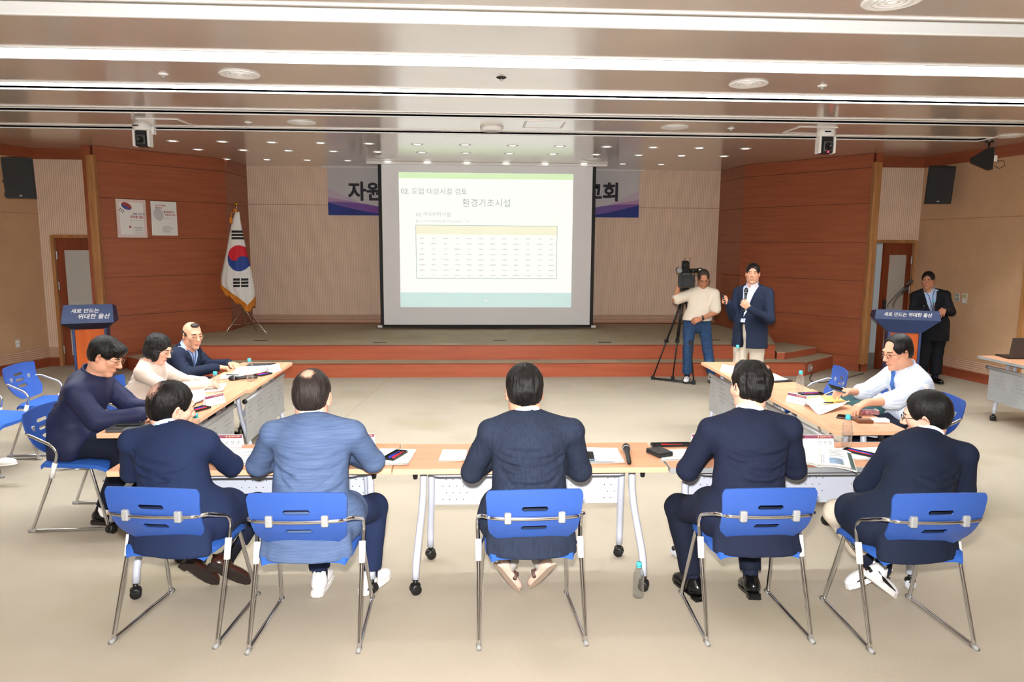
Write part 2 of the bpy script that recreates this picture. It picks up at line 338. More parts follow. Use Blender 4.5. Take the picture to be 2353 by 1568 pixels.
# stage: two carpeted levels with red-brown risers, angled ends
XM = .23
def mir(pts): return [(2*XM-x, y) for x, y in pts]
rs = [(4.95, 10.26), (5.78, 10.98), (5.45, 11.6)]
lower = [(-.2, 10.26)]+rs; 
poly1 = mir(rs)[::-1]+rs; 
sg = structure(MB().prism(poly1+[(4.6, 13.4), (-4.1, 13.4)], 0, S1-.012).build('stage', m_riser))
MB().prism([(x*.999, y+.012) for x, y in poly1]+[(4.6, 13.4), (-4.1, 13.4)], S1-.012, S1).build('step_carpet', m_stage, sg)
MB().box((XM, 10.257, S1-.008), (9.44, .012, .02)).build('step_nosing', m_skirt, sg)
rs2 = [(4.62, 10.585), (5.05, 11.85)]; poly2 = mir(rs2)[::-1]+rs2
MB().prism(poly2+[(4.6, 13.42), (-4.1, 13.42)], S1, SH-.012).build('upper_riser', m_riser, sg)
MB().prism([(x, y+.012) for x, y in poly2]+[(4.6, 13.42), (-4.1, 13.42)], SH-.012, SH).build('stage_floor_carpet', m_stage, sg)
MB().box((XM, 10.582, SH-.008), (8.78, .012, .02)).build('stage_nosing', m_skirt, sg)
for s in (1, -1):
    q = [(4.64, 10.56), (4.75, 10.53), (5.5, 11.05), (5.2, 11.6), (4.9, 11.6)]; q = q if s > 0 else mir(q)
    MB().prism(q, S1, .31).build('side_step', m_riser, sg); MB().prism([(a, b+.008) for a, b in q], .31, .32).build('side_step_carpet', m_stage, sg)
for px in ((600, 783), (873, 788), (1390, 787), (1640, 782), (1148, 783)):
    p = onz(*px, SH); MB().box((p[0], p[1], SH+.002), (.2, .07, .004)).build('floor_pocket', M('floor_pocket_dark', '#3a3328', .6), sg)
a_ = Vector((4.95, 10.26, 0)); b_ = Vector((5.78, 10.98, 0)); c_ = a_.lerp(b_, .16); an = math.atan2((b_-a_).y, (b_-a_).x)
so = thing('stage_socket', 'silver socket plate on the angled end of the stage step', 'socket', (c_.x, c_.y, .105), an)
MB().box((0, -.006, 0), (.13, .01, .11), bev=.002).build('plate', m_greym, so)
MB().lathe([(.018, 0), (.018, .008), (.0, .008)], (.03, -.012, 0), 12, RX(PI/2)).build('jack', m_white, so); MB().box((-.03, -.013, .01), (.014, .004, .02)).build('jack', m_gold, so)
# ------------------------------------------------------------------ ceiling with light coves
XL, XR = -9.2, 9.2
bands = [(4.42, 4.72), (5.49, 5.80), (6.64, 6.95), (7.80, 8.10), (8.99, 9.28)]
# extend the rhythm behind the camera
pre = [(4.42-1.17*k, 4.72-1.17*k) for k in range(7, 0, -1)]
allb = pre+bands
ce = structure(MB().box((0, 4.9, ZC+.40), (18.8, 19.6, .04)).build('ceiling', m_coff))
ys = [FY]+[v for b in allb for v in b]+[14.]
SX = 6.62
for k in range(0, len(ys), 2):
    MB().box((0, (ys[k]+ys[k+1])/2, ZC+.012), (18.4, ys[k+1]-ys[k], .024)).build('ceiling_panel', m_ceil, ce)
for i, (a, b) in enumerate(allb):
    sx = SX if i == len(allb)-1 else 7.1
    MB().box(((sx+9.2)/2, (a+b)/2, ZC+.012), (9.2-sx, b-a+.002, .024)).build('ceiling_panel', m_ceil, ce)
    MB().box((-(7.1+9.2)/2, (a+b)/2, ZC+.012), (9.2-7.1, b-a+.002, .024)).build('ceiling_panel', m_ceil, ce)
    cv = MB(); h = .17
    L_ = sx+7.1; cx = (sx-7.1)/2
    cv.box((cx, a-.006, ZC+.1), (L_, .012, .2)); cv.box((cx, b+.006, ZC+.1), (L_, .012, .2)); cv.box((cx, (a+b)/2, ZC+.2), (L_, b-a, .012)); cv.box((sx+.006, (a+b)/2, ZC+.1), (.012, b-a, .2)); cv.box((-7.106, (a+b)/2, ZC+.1), (.012, b-a, .2))
    cv.build('light_cove', m_coff, ce)
    MB().box((cx, a-.004, ZC-.003), (L_, .02, .012)).build('cove_edge', m_white, ce)
    MB().box((cx, b+.004, ZC-.003), (L_, .02, .012)).build('cove_edge', m_white, ce)
    if sx == SX: MB().box((sx, (a+b)/2, ZC-.003), (.02, b-a, .012)).build('cove_edge', m_white, ce)
m_tubeoff = M('lamp_tube_off', '#f2f2ee', .4)
for i, (a, b) in enumerate(allb):
    lit = i in (len(pre)+1, len(pre)+2) or i == 1
    n = 7; off = .9*(i % 2)
    if i >= len(pre)-1:
        for k in range(n):
            x = -6.9+off+2.*k
            if x > 6.2: continue
            for j, dy in enumerate((.07, .15)):
                xx = x+.98*j
                if xx > 6.3: continue
                ci = ('nearest', 'second', 'third', 'fourth', 'fifth', 'sixth')[len(allb)-1-i]; t = thing('ceiling_lamp', ('lit' if lit else 'unlit')+' white tube lamp in the '+('ceiling cove nearest the stage' if ci == 'nearest' else ci+' ceiling cove counted from the stage'), 'lamp', (xx, a+dy, ZC+.16), 0, ('lit' if lit else 'unlit')+' tubes of the '+ci+' cove')
                MB().tube([(-.56, 0, 0), (.56, 0, 0)], .014, 8).build('tube', m_lit if lit else m_tubeoff, t, True)
                for s in (-1, 1): MB().box((s*.58, 0, .008), (.03, .03, .04)).build('lamp_holder', m_white, t)
    elif lit:
        t = thing('ceiling_lamp', 'lit white tube lamp in a ceiling cove behind the viewer', 'lamp', (0, a+.1, ZC+.16), 0, 'lit tubes behind the viewer')
        MB().tube([(-6.5, 0, 0), (6.5, 0, 0)], .014, 8).build('tube', m_lit, t, True)
# round diffusers, detectors, hatches, downlights
def downlight():
    t = thing('downlight', 'small round recessed downlight with white rim in the stage ceiling', 'downlight', (0, 0, ZC), 0, 'downlights over the stage')
    MB().lathe([(.052, .0), (.078, -.006), (.085, -.004), (.085, .002), (.05, .002)], n=20).build('rim', m_white, t, True)
    MB().lathe([(.0, .004), (.05, .002), (.05, -.003), (.0, -.004)], n=16).build('lens', M('downlight_lens', (1, .97, .92, 1), .3, emit=1.3), t, True); return t
dl = downlight(); first = True
for r, (yy, i0, i1) in enumerate(((10.32, -1, 13), (11.22, -1, 13), (12.45, 0, 12))):
    for k in range(i0, i1):
        x = -4.185+.6735*(k+(.0))
        if r == 2 and -1.8 < x < 2.2 and False: continue
        if (r < 2 and k < 0): continue
        rw = ('row nearest the dark coves', 'middle row', 'row nearest the ribbed back wall')[r]; lb = 'small round white-rimmed downlight in the '+rw+' over the stage'
        if first: dl.location = (x, yy, ZC); first = False; o = dl
        else: o = dup(dl, (x, yy, ZC))
        o['label'] = lb; o['group'] = 'downlights, '+rw
def diffuser(p, label):
    t = thing('ceiling_diffuser', label, 'air diffuser', (p[0], p[1], ZC))
    MB().lathe([(.115, -.002), (.145, -.012), (.16, -.01), (.165, -.004), (.16, .0)], n=32).build('outer_ring', m_white, t, True)
    for r in (.105, .07, .035): MB().lathe([(r-.03, .01), (r-.025, .002), (r, -.012), (r+.006, -.011), (r-.01, .004)], n=28).build('cone_ring', m_white, t, True)
    MB().lathe([(0, .004), (.12, .004)], n=24).build('duct', M('duct_grey', '#8d8d8a', .6), t)
for px, lb in (((550, 170), 'round white air diffuser between the two lit coves, above the left benches'), ((1720, 192), 'round white air diffuser between the two lit coves, above the speaker side'),
               ((693, 281), 'round white air diffuser beside the dark coves, near the ceiling camera over the poster wall'), ((1551, 292), 'round white air diffuser beside the dark coves, near the video operator'),
               ((885, 360), 'round white air diffuser at the screen edge beside the flag end of the stage'), ((1360, 366), 'round white air diffuser at the screen edge beside the video operator'),
               ((2322, 312), 'round white air diffuser in the corner above the paddle antenna'), ((2050, 1), 'round white air diffuser in front of the first cove')):
    diffuser(onz(*px, ZC), lb)
for px, lb in (((375, 170), 'tiny white ceiling sprinkler rosette near the round diffuser over the poster side'), ((1890, 197), 'tiny white ceiling sprinkler rosette near the round diffuser over the speaker side'), ((1152, 178), 'tiny dark sprinkler head in the middle of the ceiling'),
               ((1680, 295), 'tiny white sprinkler beside the ceiling camera over the speaker side'), ((570, 281), 'tiny white sprinkler beside the ceiling camera over the poster side')):
    p = onz(*px, ZC); t = thing('sprinkler', lb, 'sprinkler', (p[0], p[1], ZC)); mt = m_blackm if px[0] == 1152 else m_white
    MB().lathe([(0, -.012), (.03, -.01), (.045, 0)], n=16).build('rosette', mt, t, True); MB().lathe([(0, -.03), (.012, -.03), (.01, -.01)], n=10).build('nozzle', m_greym, t, True)
p = onz(1130, 292, ZC); t = thing('dome_speaker', 'shallow round white dome fixed to the ceiling above the screen', 'ceiling dome', (p[0], p[1], ZC))
MB().lathe([(.115, -.05), (.125, -.045), (.13, -.03), (.14, -.02), (.14, 0)], n=28).build('rim', m_white, t, True); MB().lathe([(0, -.055), (.1, -.052), (.115, -.045)], n=28).build('grille', M('dome_grille', '#c9c9c6', .6), t, True)
for q, lb in ((((322, 273), (405, 272), (438, 288), (356, 289)), 'flush ceiling access hatch beside the ceiling camera over the poster wall'), (((1208, 278), (1297, 279), (1290, 293), (1205, 292)), 'flush white ceiling access hatch above the middle of the screen'), (((1800, 305), (1835, 291), (1920, 293), (1885, 306)), 'flush ceiling access hatch beside the ceiling camera over the speaker side')):
    P4 = [onz(*k, ZC) for k in q]; x0, x1 = min(k[0] for k in P4), max(k[0] for k in P4); y0, y1 = min(k[1] for k in P4), max(k[1] for k in P4); cx, cy = (x0+x1)/2, (y0+y1)/2
    t = thing('ceiling_hatch', lb, 'hatch', (cx, cy, ZC)); s = .45
    for dx, dy, w_, h_ in ((-s/2, 0, .02, s), (s/2, 0, .02, s), (0, -s/2, s, .02), (0, s/2, s, .02)): MB().box((dx, dy, -.004), (w_, h_, .008)).build('hatch_frame', m_white, t)
    MB().box((0, 0, -.0015), (s-.03, s-.03, .003)).build('hatch_panel', m_ceil, t)
# ------------------------------------------------------------------ screen, banner, posters, flag
ys = 12.55
sc = thing('projection_screen', 'wide pull-down projection screen hanging in front of the stage wall, showing a pale slide', 'projection screen', (.21, ys, SH))
SZ0, SZ1, SXL, SXR = .485, 3.30, -1.672, 2.106
def scbox(name, x0, x1, z0, z1, mat, y0=-.004, y1=.004): return MB().box(((x0+x1)/2-.21, (y0+y1)/2, (z0+z1)/2-SH), (x1-x0, y1-y0, z1-z0)).build(name, mat, sc)
m_scr = M('screen_fabric', '#eef0f4', .85)
scbox('screen_fabric', SXL+.06, SXR-.06, SZ0+.03, SZ1, m_scr, -.003, .003)
for a, b in ((SXL, SXL+.06), (SXR-.06, SXR)): scbox('black_border', a, b, SZ0+.02, SZ1, m_blackm)
scbox('bottom_bar', SXL-.02, SXR+.02, SZ0-.015, SZ0+.03, m_blackm, -.015, .015)
for x in (SXL-.01, SXR+.01): scbox('bar_end', x-.04, x+.04, SZ0-.02, SZ0+.02, m_white, -.018, .018)
scbox('screen_case', SXL-.18, SXR+.18, 3.285, ZC-.002, m_white, -.09, .09)
m_slide = M('slide_white', (.80, .83, .83, 1), .8, emit=.47); m_sg = M('slide_green', (.62, .83, .52, 1), .8, emit=.38); m_sc = M('slide_cyan', (.58, .78, .78, 1), .8, emit=.36)
m_sy = M('slide_yellow', (.82, .83, .66, 1), .8, emit=.4); m_st = M('slide_text', (.46, .55, .54, 1), .8, emit=.2); m_stm = M('slide_text_mid', (.55, .63, .63, 1), .8, emit=.24); m_stf = M('slide_text_faint', (.69, .74, .74, 1), .8, emit=.34); m_sl = M('slide_line', (.36, .52, .47, 1), .8, emit=.2)
fs = frame((0, -.006, 0), (1, 0, 0), (0, 0, 1))
def Sx(x): return x-.21
def Sz(z): return z-SH
slide = rect('slide', fs, Sx(-1.316), Sz(.83), Sx(1.705), Sz(3.155), m_slide, sc, .0)
rect('slide_header_band', fs, Sx(-1.313), Sz(3.055), Sx(1.703), Sz(3.155), m_sg, slide, .001); rect('slide_footer_band', fs, Sx(-1.316), Sz(.83), Sx(1.705), Sz(1.088), m_sc, slide, .001)
def stext(s, px, size, mat, bold=.0, align='LEFT'):
    p = ony(*px, ys-.006); return text('slide_text', s, size, mat, slide, frame((Sx(p[0]), -.006, Sz(p[2])), (1, 0, 0), (0, 0, 1)), bold, 0, align, .002)
stext('02. 도입 대상시설 검토', (921, 440), .122, m_st, .0005); stext('환경기초시설', (1118, 468), .155, m_st, 0, 'CENTER'); stext('(2) 하수처리시설', (955, 493), .088, m_stm, .0008)
stext('울산시의 하수처리시설 현황(2024년 기준)', (955, 509), .055, m_stm, .0004); stext('08', (1117, 691), .05, m_slide, .001, 'CENTER')
ta = ony(955, 517, ys); tb = ony(1279, 641, ys)
rect('table_header', fs, Sx(ta[0]), Sz(ta[2]-.165), Sx(tb[0]), Sz(ta[2]), m_sy, slide, .0015)
for (x0, z0, x1, z1) in ((ta[0], ta[2]-.008, tb[0], ta[2]), (ta[0], tb[2], tb[0], tb[2]+.008), (ta[0], tb[2], ta[0]+.008, ta[2]), (tb[0]-.008, tb[2], tb[0], ta[2])): rect('table_border', fs, Sx(x0), Sz(z0), Sx(x1), Sz(z1), m_sl, slide, .002)
cells = MB()
for r in range(8):
    for c_ in range(12):
        w_ = .05+.07*random.random(); x = ta[0]+(tb[0]-ta[0])*(c_+.5)/12; z = ta[2]-.23-.092*r
        cells.add([(Sx(x-w_/2), -.008, Sz(z-.012)), (Sx(x+w_/2), -.008, Sz(z-.012)), (Sx(x+w_/2), -.008, Sz(z+.012)), (Sx(x-w_/2), -.008, Sz(z+.012))], [(0, 1, 2, 3)])
stuff(cells.build('table_figures', m_stf, slide))
# banner behind the screen
bn = thing('banner', 'wide white event banner with purple and blue waves, half hidden behind the screen', 'banner', (.185, YB-.03, 2.45))
bx0, bx1, bz0, bz1 = -2.705, 3.073, 2.452, 3.315
m_ban = M('banner_cloth', '#cbc9cc', .7, col2='#c4c2c6', scale=2)
g = [[(bx0-.185+(bx1-bx0)*i/40+(.03 if False else 0), .006*math.sin(i*.9)+.004*math.sin(i*2.3+j), (bz1-bz0)*j/6) for i in range(41)] for j in range(7)]
MB().sheet(g).build('cloth', m_ban, bn, True)
MB().tube([(bx0-.185-.1, 0, bz1-bz0+.012), (bx1-.185+.1, 0, bz1-bz0+.012)], .012, 8).build('hanging_rail', m_white, bn)
def wave(name, pts, mat, lift, s):
    """pts: (fraction from the outer edge 0..1, lower z, upper z) across one end of the banner, width 1.3 m"""
    v = []; 
    for fx, z0, z1 in pts: x = (bx0-.185+fx*1.35) if s < 0 else (bx1-.185-fx*1.35); v += [(x, -lift, z0), (x, -lift, z1)]
    n = len(pts); MB().add(v, [((2*i, 2*i+2, 2*i+3, 2*i+1) if s < 0 else (2*i, 2*i+1, 2*i+3, 2*i+2)) for i in range(n-1)]).build(name, mat, bn)
def smooth(ctrl, n=24):
    out = []
    for i in range(n+1):
        t = i/n; xs_ = [c_[0] for c_ in ctrl]; out.append((t*xs_[-1], np.interp(t*xs_[-1], xs_, [c_[1] for c_ in ctrl]), np.interp(t*xs_[-1], xs_, [c_[2] for c_ in ctrl])))
    return out
def cos_pts(f0, f1, lo, hi, n=20): return [(f0+(f1-f0)*i/n, lo(i/n), hi(i/n)) for i in range(n+1)]
for s in (-1, 1):
    wave('pale_lilac_wave', cos_pts(0, .85, lambda t: .0, lambda t: .50*(1-t)**1.1), M('wave_lilac_pale', '#c2b4c6', .7), .012, s)
    wave('pink_wave', cos_pts(0, .95, lambda t: .0, lambda t: .33*(1-t)**.5*(1-.15*t)), M('wave_pink', '#b28fb4', .7), .014, s)
    wave('violet_wave', cos_pts(0, 1., lambda t: .0, lambda t: .245*(1-t**2.6)**.9), M('wave_violet', '#6f68ac', .7, col2='#7d4fa0', scale=1.2), .016, s)
    wave('blue_wave', cos_pts(0, .95, lambda t: .0, lambda t: .23*(1-t)**1.55), M('wave_blue', '#2b3f8f', .7, col2='#27307e', scale=1.5), .018, s)
fb = frame((0, -.012, 0), (1, 0, 0), (0, 0, 1)); m_bt = M('banner_black', '#1b1826', .6)
p = ony(800, 443, YB-.03); text('banner_text', '자원순', .36, m_bt, bn, frame((p[0]-.185, -.02, p[2]-2.45), (1, 0, 0), (0, 0, 1)), .011)
p = ony(1424, 445, YB-.03); text('banner_text', '보고회', .36, m_bt, bn, frame((p[0]-.185, -.02, p[2]-2.45), (1, 0, 0), (0, 0, 1)), .011, 0, 'RIGHT')
# posters on the left brown wing
dW = (WL1-WL0).normalized(); nW = Vector((dW.y, -dW.x, 0)); aW = math.atan2(dW.y, dW.x)
def poster(c4, label):
    P4 = [onpl(*k, tuple(WL1), tuple(nW)) for k in c4]; c_ = sum(P4)/4; w_ = float(np.linalg.norm(P4[1]-P4[0])+np.linalg.norm(P4[2]-P4[3]))/2; h_ = float(np.linalg.norm(P4[0]-P4[3])+np.linalg.norm(P4[1]-P4[2]))/2
    t = thing('poster', label, 'poster', (c_[0]+nW.x*.002, c_[1]+nW.y*.002, c_[2]), aW); return t, w_, h_
m_pst = M('poster_board', '#e3e1df', .45); m_pst2 = M('poster_edge', '#d8c4bf', .5); m_pr = M('poster_red', '#a03a34', .6); m_pb = M('poster_blue', '#34517e', .6); m_pg = M('poster_grey', '#b9b9bb', .6)
ft = frame((0, -.021, 0), (1, 0, 0), (0, 0, 1))
t, w_, h_ = poster(((265, 457), (334, 460), (337, 547), (269, 546)), 'square white poster with pinkish rim and a brushed red and blue emblem')
MB().box((0, -.01, 0), (w_, .02, h_), bev=.003).build('board', m_pst2, t); rect('inner_sheet', ft, -w_*.4, -h_*.42, w_*.4, h_*.42, m_pst, t)
def blob(name, mtx, pts, mat, parent, lift): MB().add([mtx @ Vector((x, y, lift)) for x, y in pts], [tuple(range(len(pts)))]).build(name, mat, parent)
def ell(cx, cy, rx, ry, a0, a1, rot, n=14): return [(cx+rx*math.cos(a)*math.cos(rot)-ry*math.sin(a)*math.sin(rot), cy+rx*math.cos(a)*math.sin(rot)+ry*math.sin(a)*math.cos(rot)) for a in [a0+(a1-a0)*i/n for i in range(n+1)]]
blob('red_brush', ft, ell(-.07, .185, .08, .05, 0, PI, -.45), m_pr, t, .002); blob('blue_brush', ft, ell(-.07, .185, .08, .05, PI, 2*PI, -.45), M('brush_indigo', '#4a4a86', .6), t, .002)
for k in range(3): MB().box((-.165+.022*k, -.0225, .135-.016*k), (.009, .002, .05), RY(.6)).build('black_bar', m_ink, t)
text('poster_text', '새로 만드는', .038, m_pb, t, ft @ Matrix.Translation((.01, .07, 0)), .0008, .15); text('poster_text', '위대한 울산', .044, m_pr, t, ft @ Matrix.Translation((-.03, .022, 0)), .0012, .15)
for k in range(5): rect('small_caption', ft, -.03+.04*k, -.03, -.005+.04*k, -.022, m_inkl, t, .002)
rect('divider', ft, .0, -.22, .003, -.13, m_inkl, t, .002); rect('emblem', ft, -.05, -.14, -.02, -.11, m_pr, t, .002)
for k in range(5): rect('caption_line', ft, .02+.006*(k % 3), -.135-.024*k, .15, -.127-.024*k, m_inkl, t, .002)
t, w_, h_ = poster(((345, 462), (404, 465), (407, 542), (349, 541)), 'glossy white poster with a grey hand print, beside the pink-rimmed poster')
MB().box((0, -.01, 0), (w_, .02, h_), bev=.003).build('board', M('poster_gloss', '#dfe0df', .12), t)
blob('hand_print', ft, ell(-.09, .06, .075, .1, 0, 2*PI, .2), m_pg, t, .002)
for k, s in enumerate(('다시 도약하는', '대한민국')): text('poster_text', s, .03, m_pr, t, ft @ Matrix.Translation((-.14, .2-.04*k, 0)), .0008, .1)
for k, s in enumerate(('함께 잘사는', '국민의 나라')): text('poster_text', s, .034, m_pr, t, ft @ Matrix.Translation((-.01+.015*k, .1-.045*k, 0)), .001, .1)
for k in range(4): rect('small_caption', ft, -.01+.04*k, .0, .01+.04*k, .008, m_inkl, t, .002)
rect('divider', ft, -.045, -.22, -.042, -.12, m_inkl, t, .002)
for k in range(6): rect('caption_line', ft, -.035, -.13-.017*k, .07+.06*random.random(), -.124-.017*k, m_inkl, t, .002)
# flag on a tripod stand
fx, fy = -3.85, 12.0
fg = thing('flag_on_stand', 'furled white flag with red and blue disc and gold fringe on a chrome tripod', 'flag', (fx, fy, SH))
ptop = ony(543, 470, fy); H_ = ptop[2]-SH
lean = (ptop[0]-fx)
MB().tube([(0, 0, .28), (lean, 0, H_-.05)], .011, 8).build('pole', m_chrome, fg, True)
MB().lathe([(0, -.032), (.02, -.026), (.032, 0), (.02, .026), (0, .032)], (lean, 0, H_), 16).build('finial', M('gold_ball', '#c89a35', .2, 1.), fg, True)
MB().tube([(lean, 0, H_-.1), (lean, 0, H_-.03)], .007, 8).build('finial_neck', m_chrome, fg)
feet = [onz(*k, SH) for k in ((513, 774), (616, 772), (590, 763))]
for q in feet: MB().tube([(0, 0, .45), (q[0]-fx, q[1]-fy, .008)], .007, 8).build('stand_leg', m_chrome, fg, True)
q0, q1, q2 = [Vector((q[0]-fx, q[1]-fy, .008)) for q in feet]; hub = Vector((0, 0, .14)); 
for q in (q0, q1, q2): MB().tube([hub, Vector((0, 0, .45)).lerp(q, .62)], .005, 6).build('stand_brace', m_chrome, fg, True)
MB().tube([(0, 0, .12), (0, 0, .46)], .009, 8).build('stand_post', m_chrome, fg, True)
# the cloth: a draped cone, wide at the bottom; outline follows the photograph's edges in the plane y = fy
def flagx(px): return ony(*px, fy)[0]-fx
LE = [((534, 488), 0), ((522, 555), 0), ((516, 590), 0), ((511, 625), 0), ((508, 643), 0), ((508, 660), 0), ((517, 676), 0)]
prof = []                                     # (height above stage, left x, right x)
edgeL = [(541, 487), (533, 510), (526, 545), (520, 580), (513, 612), (508, 636), (508, 655), (520, 674), (534, 690), (550, 706), (560, 716)]
edgeR = [(550, 487), (553, 510), (560, 545), (567, 580), (575, 612), (580, 636), (584, 655), (587, 674), (587, 690), (583, 706), (562, 716)]
g = []; m_flagw = None
rows = []
for (lx, ly), (rx_, ry_) in zip(edgeL, edgeR):
    a = ony(lx, ly, fy); b = ony(rx_, ry_, fy); rows.append((a[0]-fx, b[0]-fx, (a[2]+b[2])/2-SH))
rows = np.array(rows); zz = np.interp(np.linspace(0, len(rows)-1, 50), range(len(rows)), rows[:, 2]); xl = np.interp(np.linspace(0, len(rows)-1, 50), range(len(rows)), rows[:, 0]); xr = np.interp(np.linspace(0, len(rows)-1, 50), range(len(rows)), rows[:, 1])
def flag_mat():
    m = M('flag_cloth', '#e4e4e2', .7); nt = m.node_tree; L = nt.links.new; b = nt.nodes['Principled BSDF']
    tc = N(nt, 'ShaderNodeTexCoord'); sp = N(nt, 'ShaderNodeSeparateXYZ'); L(tc.outputs['Object'], sp.inputs[0]); X, Z = sp.outputs[0], sp.outputs[2]
    def mth(op, a, b_=None, c_=None):
        n = N(nt, 'ShaderNodeMath', operation=op)
        for i, v in enumerate((a, b_, c_)):
            if v is None: continue
            if isinstance(v, (int, float)): n.inputs[i].default_value = v
            else: L(v, n.inputs[i])
        return n.outputs[0]
    def circle(px, r, sx=1., sz=1.):
        p = ony(*px, fy-.12); cx, cz = p[0]-fx, p[2]-SH; return mth('LESS_THAN', mth('SQRT', mth('ADD', mth('POWER', mth('MULTIPLY', mth('SUBTRACT', X, cx), sx), 2), mth('POWER', mth('MULTIPLY', mth('SUBTRACT', Z, cz), sz), 2))), r)
    pr = ony(546, 594, fy-.12); px2 = ony(577, 594, fy-.12); R_ = (px2[0]-pr[0]); cx, cz = pr[0]-fx, pr[2]-SH
    big = circle((547, 594), R_*.9, 1.06, .92); upper = mth('GREATER_THAN', mth('SUBTRACT', Z, cz), mth('MULTIPLY', mth('SUBTRACT', X, cx), -.25))
    c1 = circle((537, 586), R_*.45); c2 = circle((556, 603), R_*.45)
    redm = mth('MAXIMUM', mth('MULTIPLY', mth('SUBTRACT', 1, c2), mth('MAXIMUM', upper, 0)), 0)
    # red = upper half without c2 ... plus c1 side swapped as in the yin-yang
    redm = mth('MINIMUM', mth('MAXIMUM', mth('MULTIPLY', upper, 1), 0), mth('SUBTRACT', 1, 0))
    redm = mth('MAXIMUM', redm, c1); redm = mth('MULTIPLY', redm, mth('SUBTRACT', 1, c2))
    def bars(px, w_, n3, split):
        p = ony(*px, fy-.12); bx, bz = p[0]-fx, p[2]-SH
        inx = mth('LESS_THAN', mth('ABSOLUTE', mth('SUBTRACT', X, bx)), w_); inz = mth('LESS_THAN', mth('ABSOLUTE', mth('SUBTRACT', Z, bz)), .078)
        st = mth('LESS_THAN', mth('ABSOLUTE', mth('SUBTRACT', mth('FRACT', mth('DIVIDE', mth('ADD', mth('SUBTRACT', Z, bz), .0795), .053)), .5)), .36)
        o = mth('MULTIPLY', mth('MULTIPLY', inx, inz), st)
        if split: o = mth('MULTIPLY', o, mth('GREATER_THAN', mth('ABSOLUTE', mth('SUBTRACT', X, bx)), .009))
        return o
    blk = mth('MAXIMUM', bars((543, 540), .1, 3, False), bars((553, 650), .115, 3, True))
    def mix(f_, a, b_):
        n = N(nt, 'ShaderNodeMix', data_type='RGBA'); L(f_, n.inputs[0])
        for i, v in ((6, a), (7, b_)):
            if isinstance(v, str): n.inputs[i].default_value = C(v)
            else: L(v, n.inputs[i])
        return n.outputs[2]
    disc = mix(redm, '#1c3a86', '#bd1226'); o = mix(big, '#e4e4e2', disc); o = mix(blk, o, '#101114'); L(o, b.inputs['Base Color']); return m
cg = []
NI = 36
for k in range(50):
    row = []; w_ = (xr[k]-xl[k])/2; c_ = (xr[k]+xl[k])/2; dp = .02+.13*min(1, k/30)
    for i in range(NI+1):
        a = PI*i/NI; fold = 1+.05*math.sin(i*1.1)*min(1, k/25); row.append((c_-w_*math.cos(a), -dp*math.sin(a)*fold, zz[k]))
    cg.append(row)
cb = [[(p[0], -.25*p[1], p[2]) for p in row] for row in cg]
kk = 50
# the white cloth stops along a chevron; the gold fringe continues below it
chv = lambda x: 0
fcl = MB(); cut = []
for k in range(50):
    row = []
    for i, p in enumerate(cg[k]):
        # chevron height: 0 at left edge/right edge points of the border, lowest in the middle-right
        row.append(p)
    cut.append(row)
def bottom(i):                                # z of the hem at column i (V shape)
    t = i/NI; L0 = ony(508, 638, fy)[2]-SH; Lm = ony(560, 700, fy)[2]-SH; R0 = ony(586, 678, fy)[2]-SH
    return L0+(Lm-L0)*(t/.66) if t < .66 else Lm+(R0-Lm)*((t-.66)/.34)
def remap(zlo, zhi, nr):
    out = []
    zrow = [cg[k][0][2] for k in range(50)][::-1]
    for r in range(nr+1):
        row = []
        for i in range(NI+1):
            z = zhi(i)+(zlo(i)-zhi(i))*r/nr
            kf = np.interp(z, zrow, list(range(49, -1, -1))); k0 = int(min(48, math.floor(kf))); u = kf-k0; a, b = cg[k0][i], cg[k0+1][i]
            row.append((a[0]*(1-u)+b[0]*u, a[1]*(1-u)+b[1]*u, z))
        out.append(row)
    return out
ztop = cg[0][0][2]
flc = MB().sheet(remap(bottom, lambda i: ztop, 40)).build('flag_cloth', flag_mat(), fg, True)
m_fr = M('gold_fringe', '#d98a2b', .6, col2='#c2731d', scale=90, stretch=(1, 1, .05), contrast=(.4, .6))
def frb(i): return bottom(i)-.12-.035*math.sin(PI*i/NI)
fr = remap(lambda i: bottom(i)-.05, lambda i: bottom(i), 3); fo = [[(p[0], p[1]*1.0-.004, p[2]) for p in row] for row in fr]
MB().sheet(fo).build('fringe_band', m_fr, fg, True)
for i in range(0, NI, 1):
    a, b = fo[-1][i], fo[-1][i+1]; L_ = .085+.02*math.sin(i)
    for q in (0, .5):
        x = a[0]+(b[0]-a[0])*(q+.2); y = a[1]+(b[1]-a[1])*(q+.2)-.002
        w_ = abs(b[0]-a[0])*.2+.003
        MB().tube([(x, y, a[2]+.012), (x, y-.004, a[2]-L_*.5), (x+.003, y, a[2]-L_)], [w_*.9, w_, w_*.7], 5).build('fringe_strand', m_fr, fg, True)
MB().tube([(xl[0]-.0, -.03, ztop+.01), (lean, -.02, H_-.08)], [.06, .018], 10).build('flag_sleeve', m_fr, fg, True)
tp = ony(533, 500, fy-.05); MB().tube([(lean-.01, -.04, H_-.12), (tp[0]-fx, -.06, tp[2]-SH+.08), (tp[0]-fx-.01, -.07, tp[2]-SH)], .008, 6).build('tassel_cord', m_fr, fg, True)
MB().tube([(tp[0]-fx-.01, -.07, tp[2]-SH+.01), (tp[0]-fx-.018, -.07, tp[2]-SH-.10)], [.02, .03], 10).build('tassel', m_fr, fg, True)
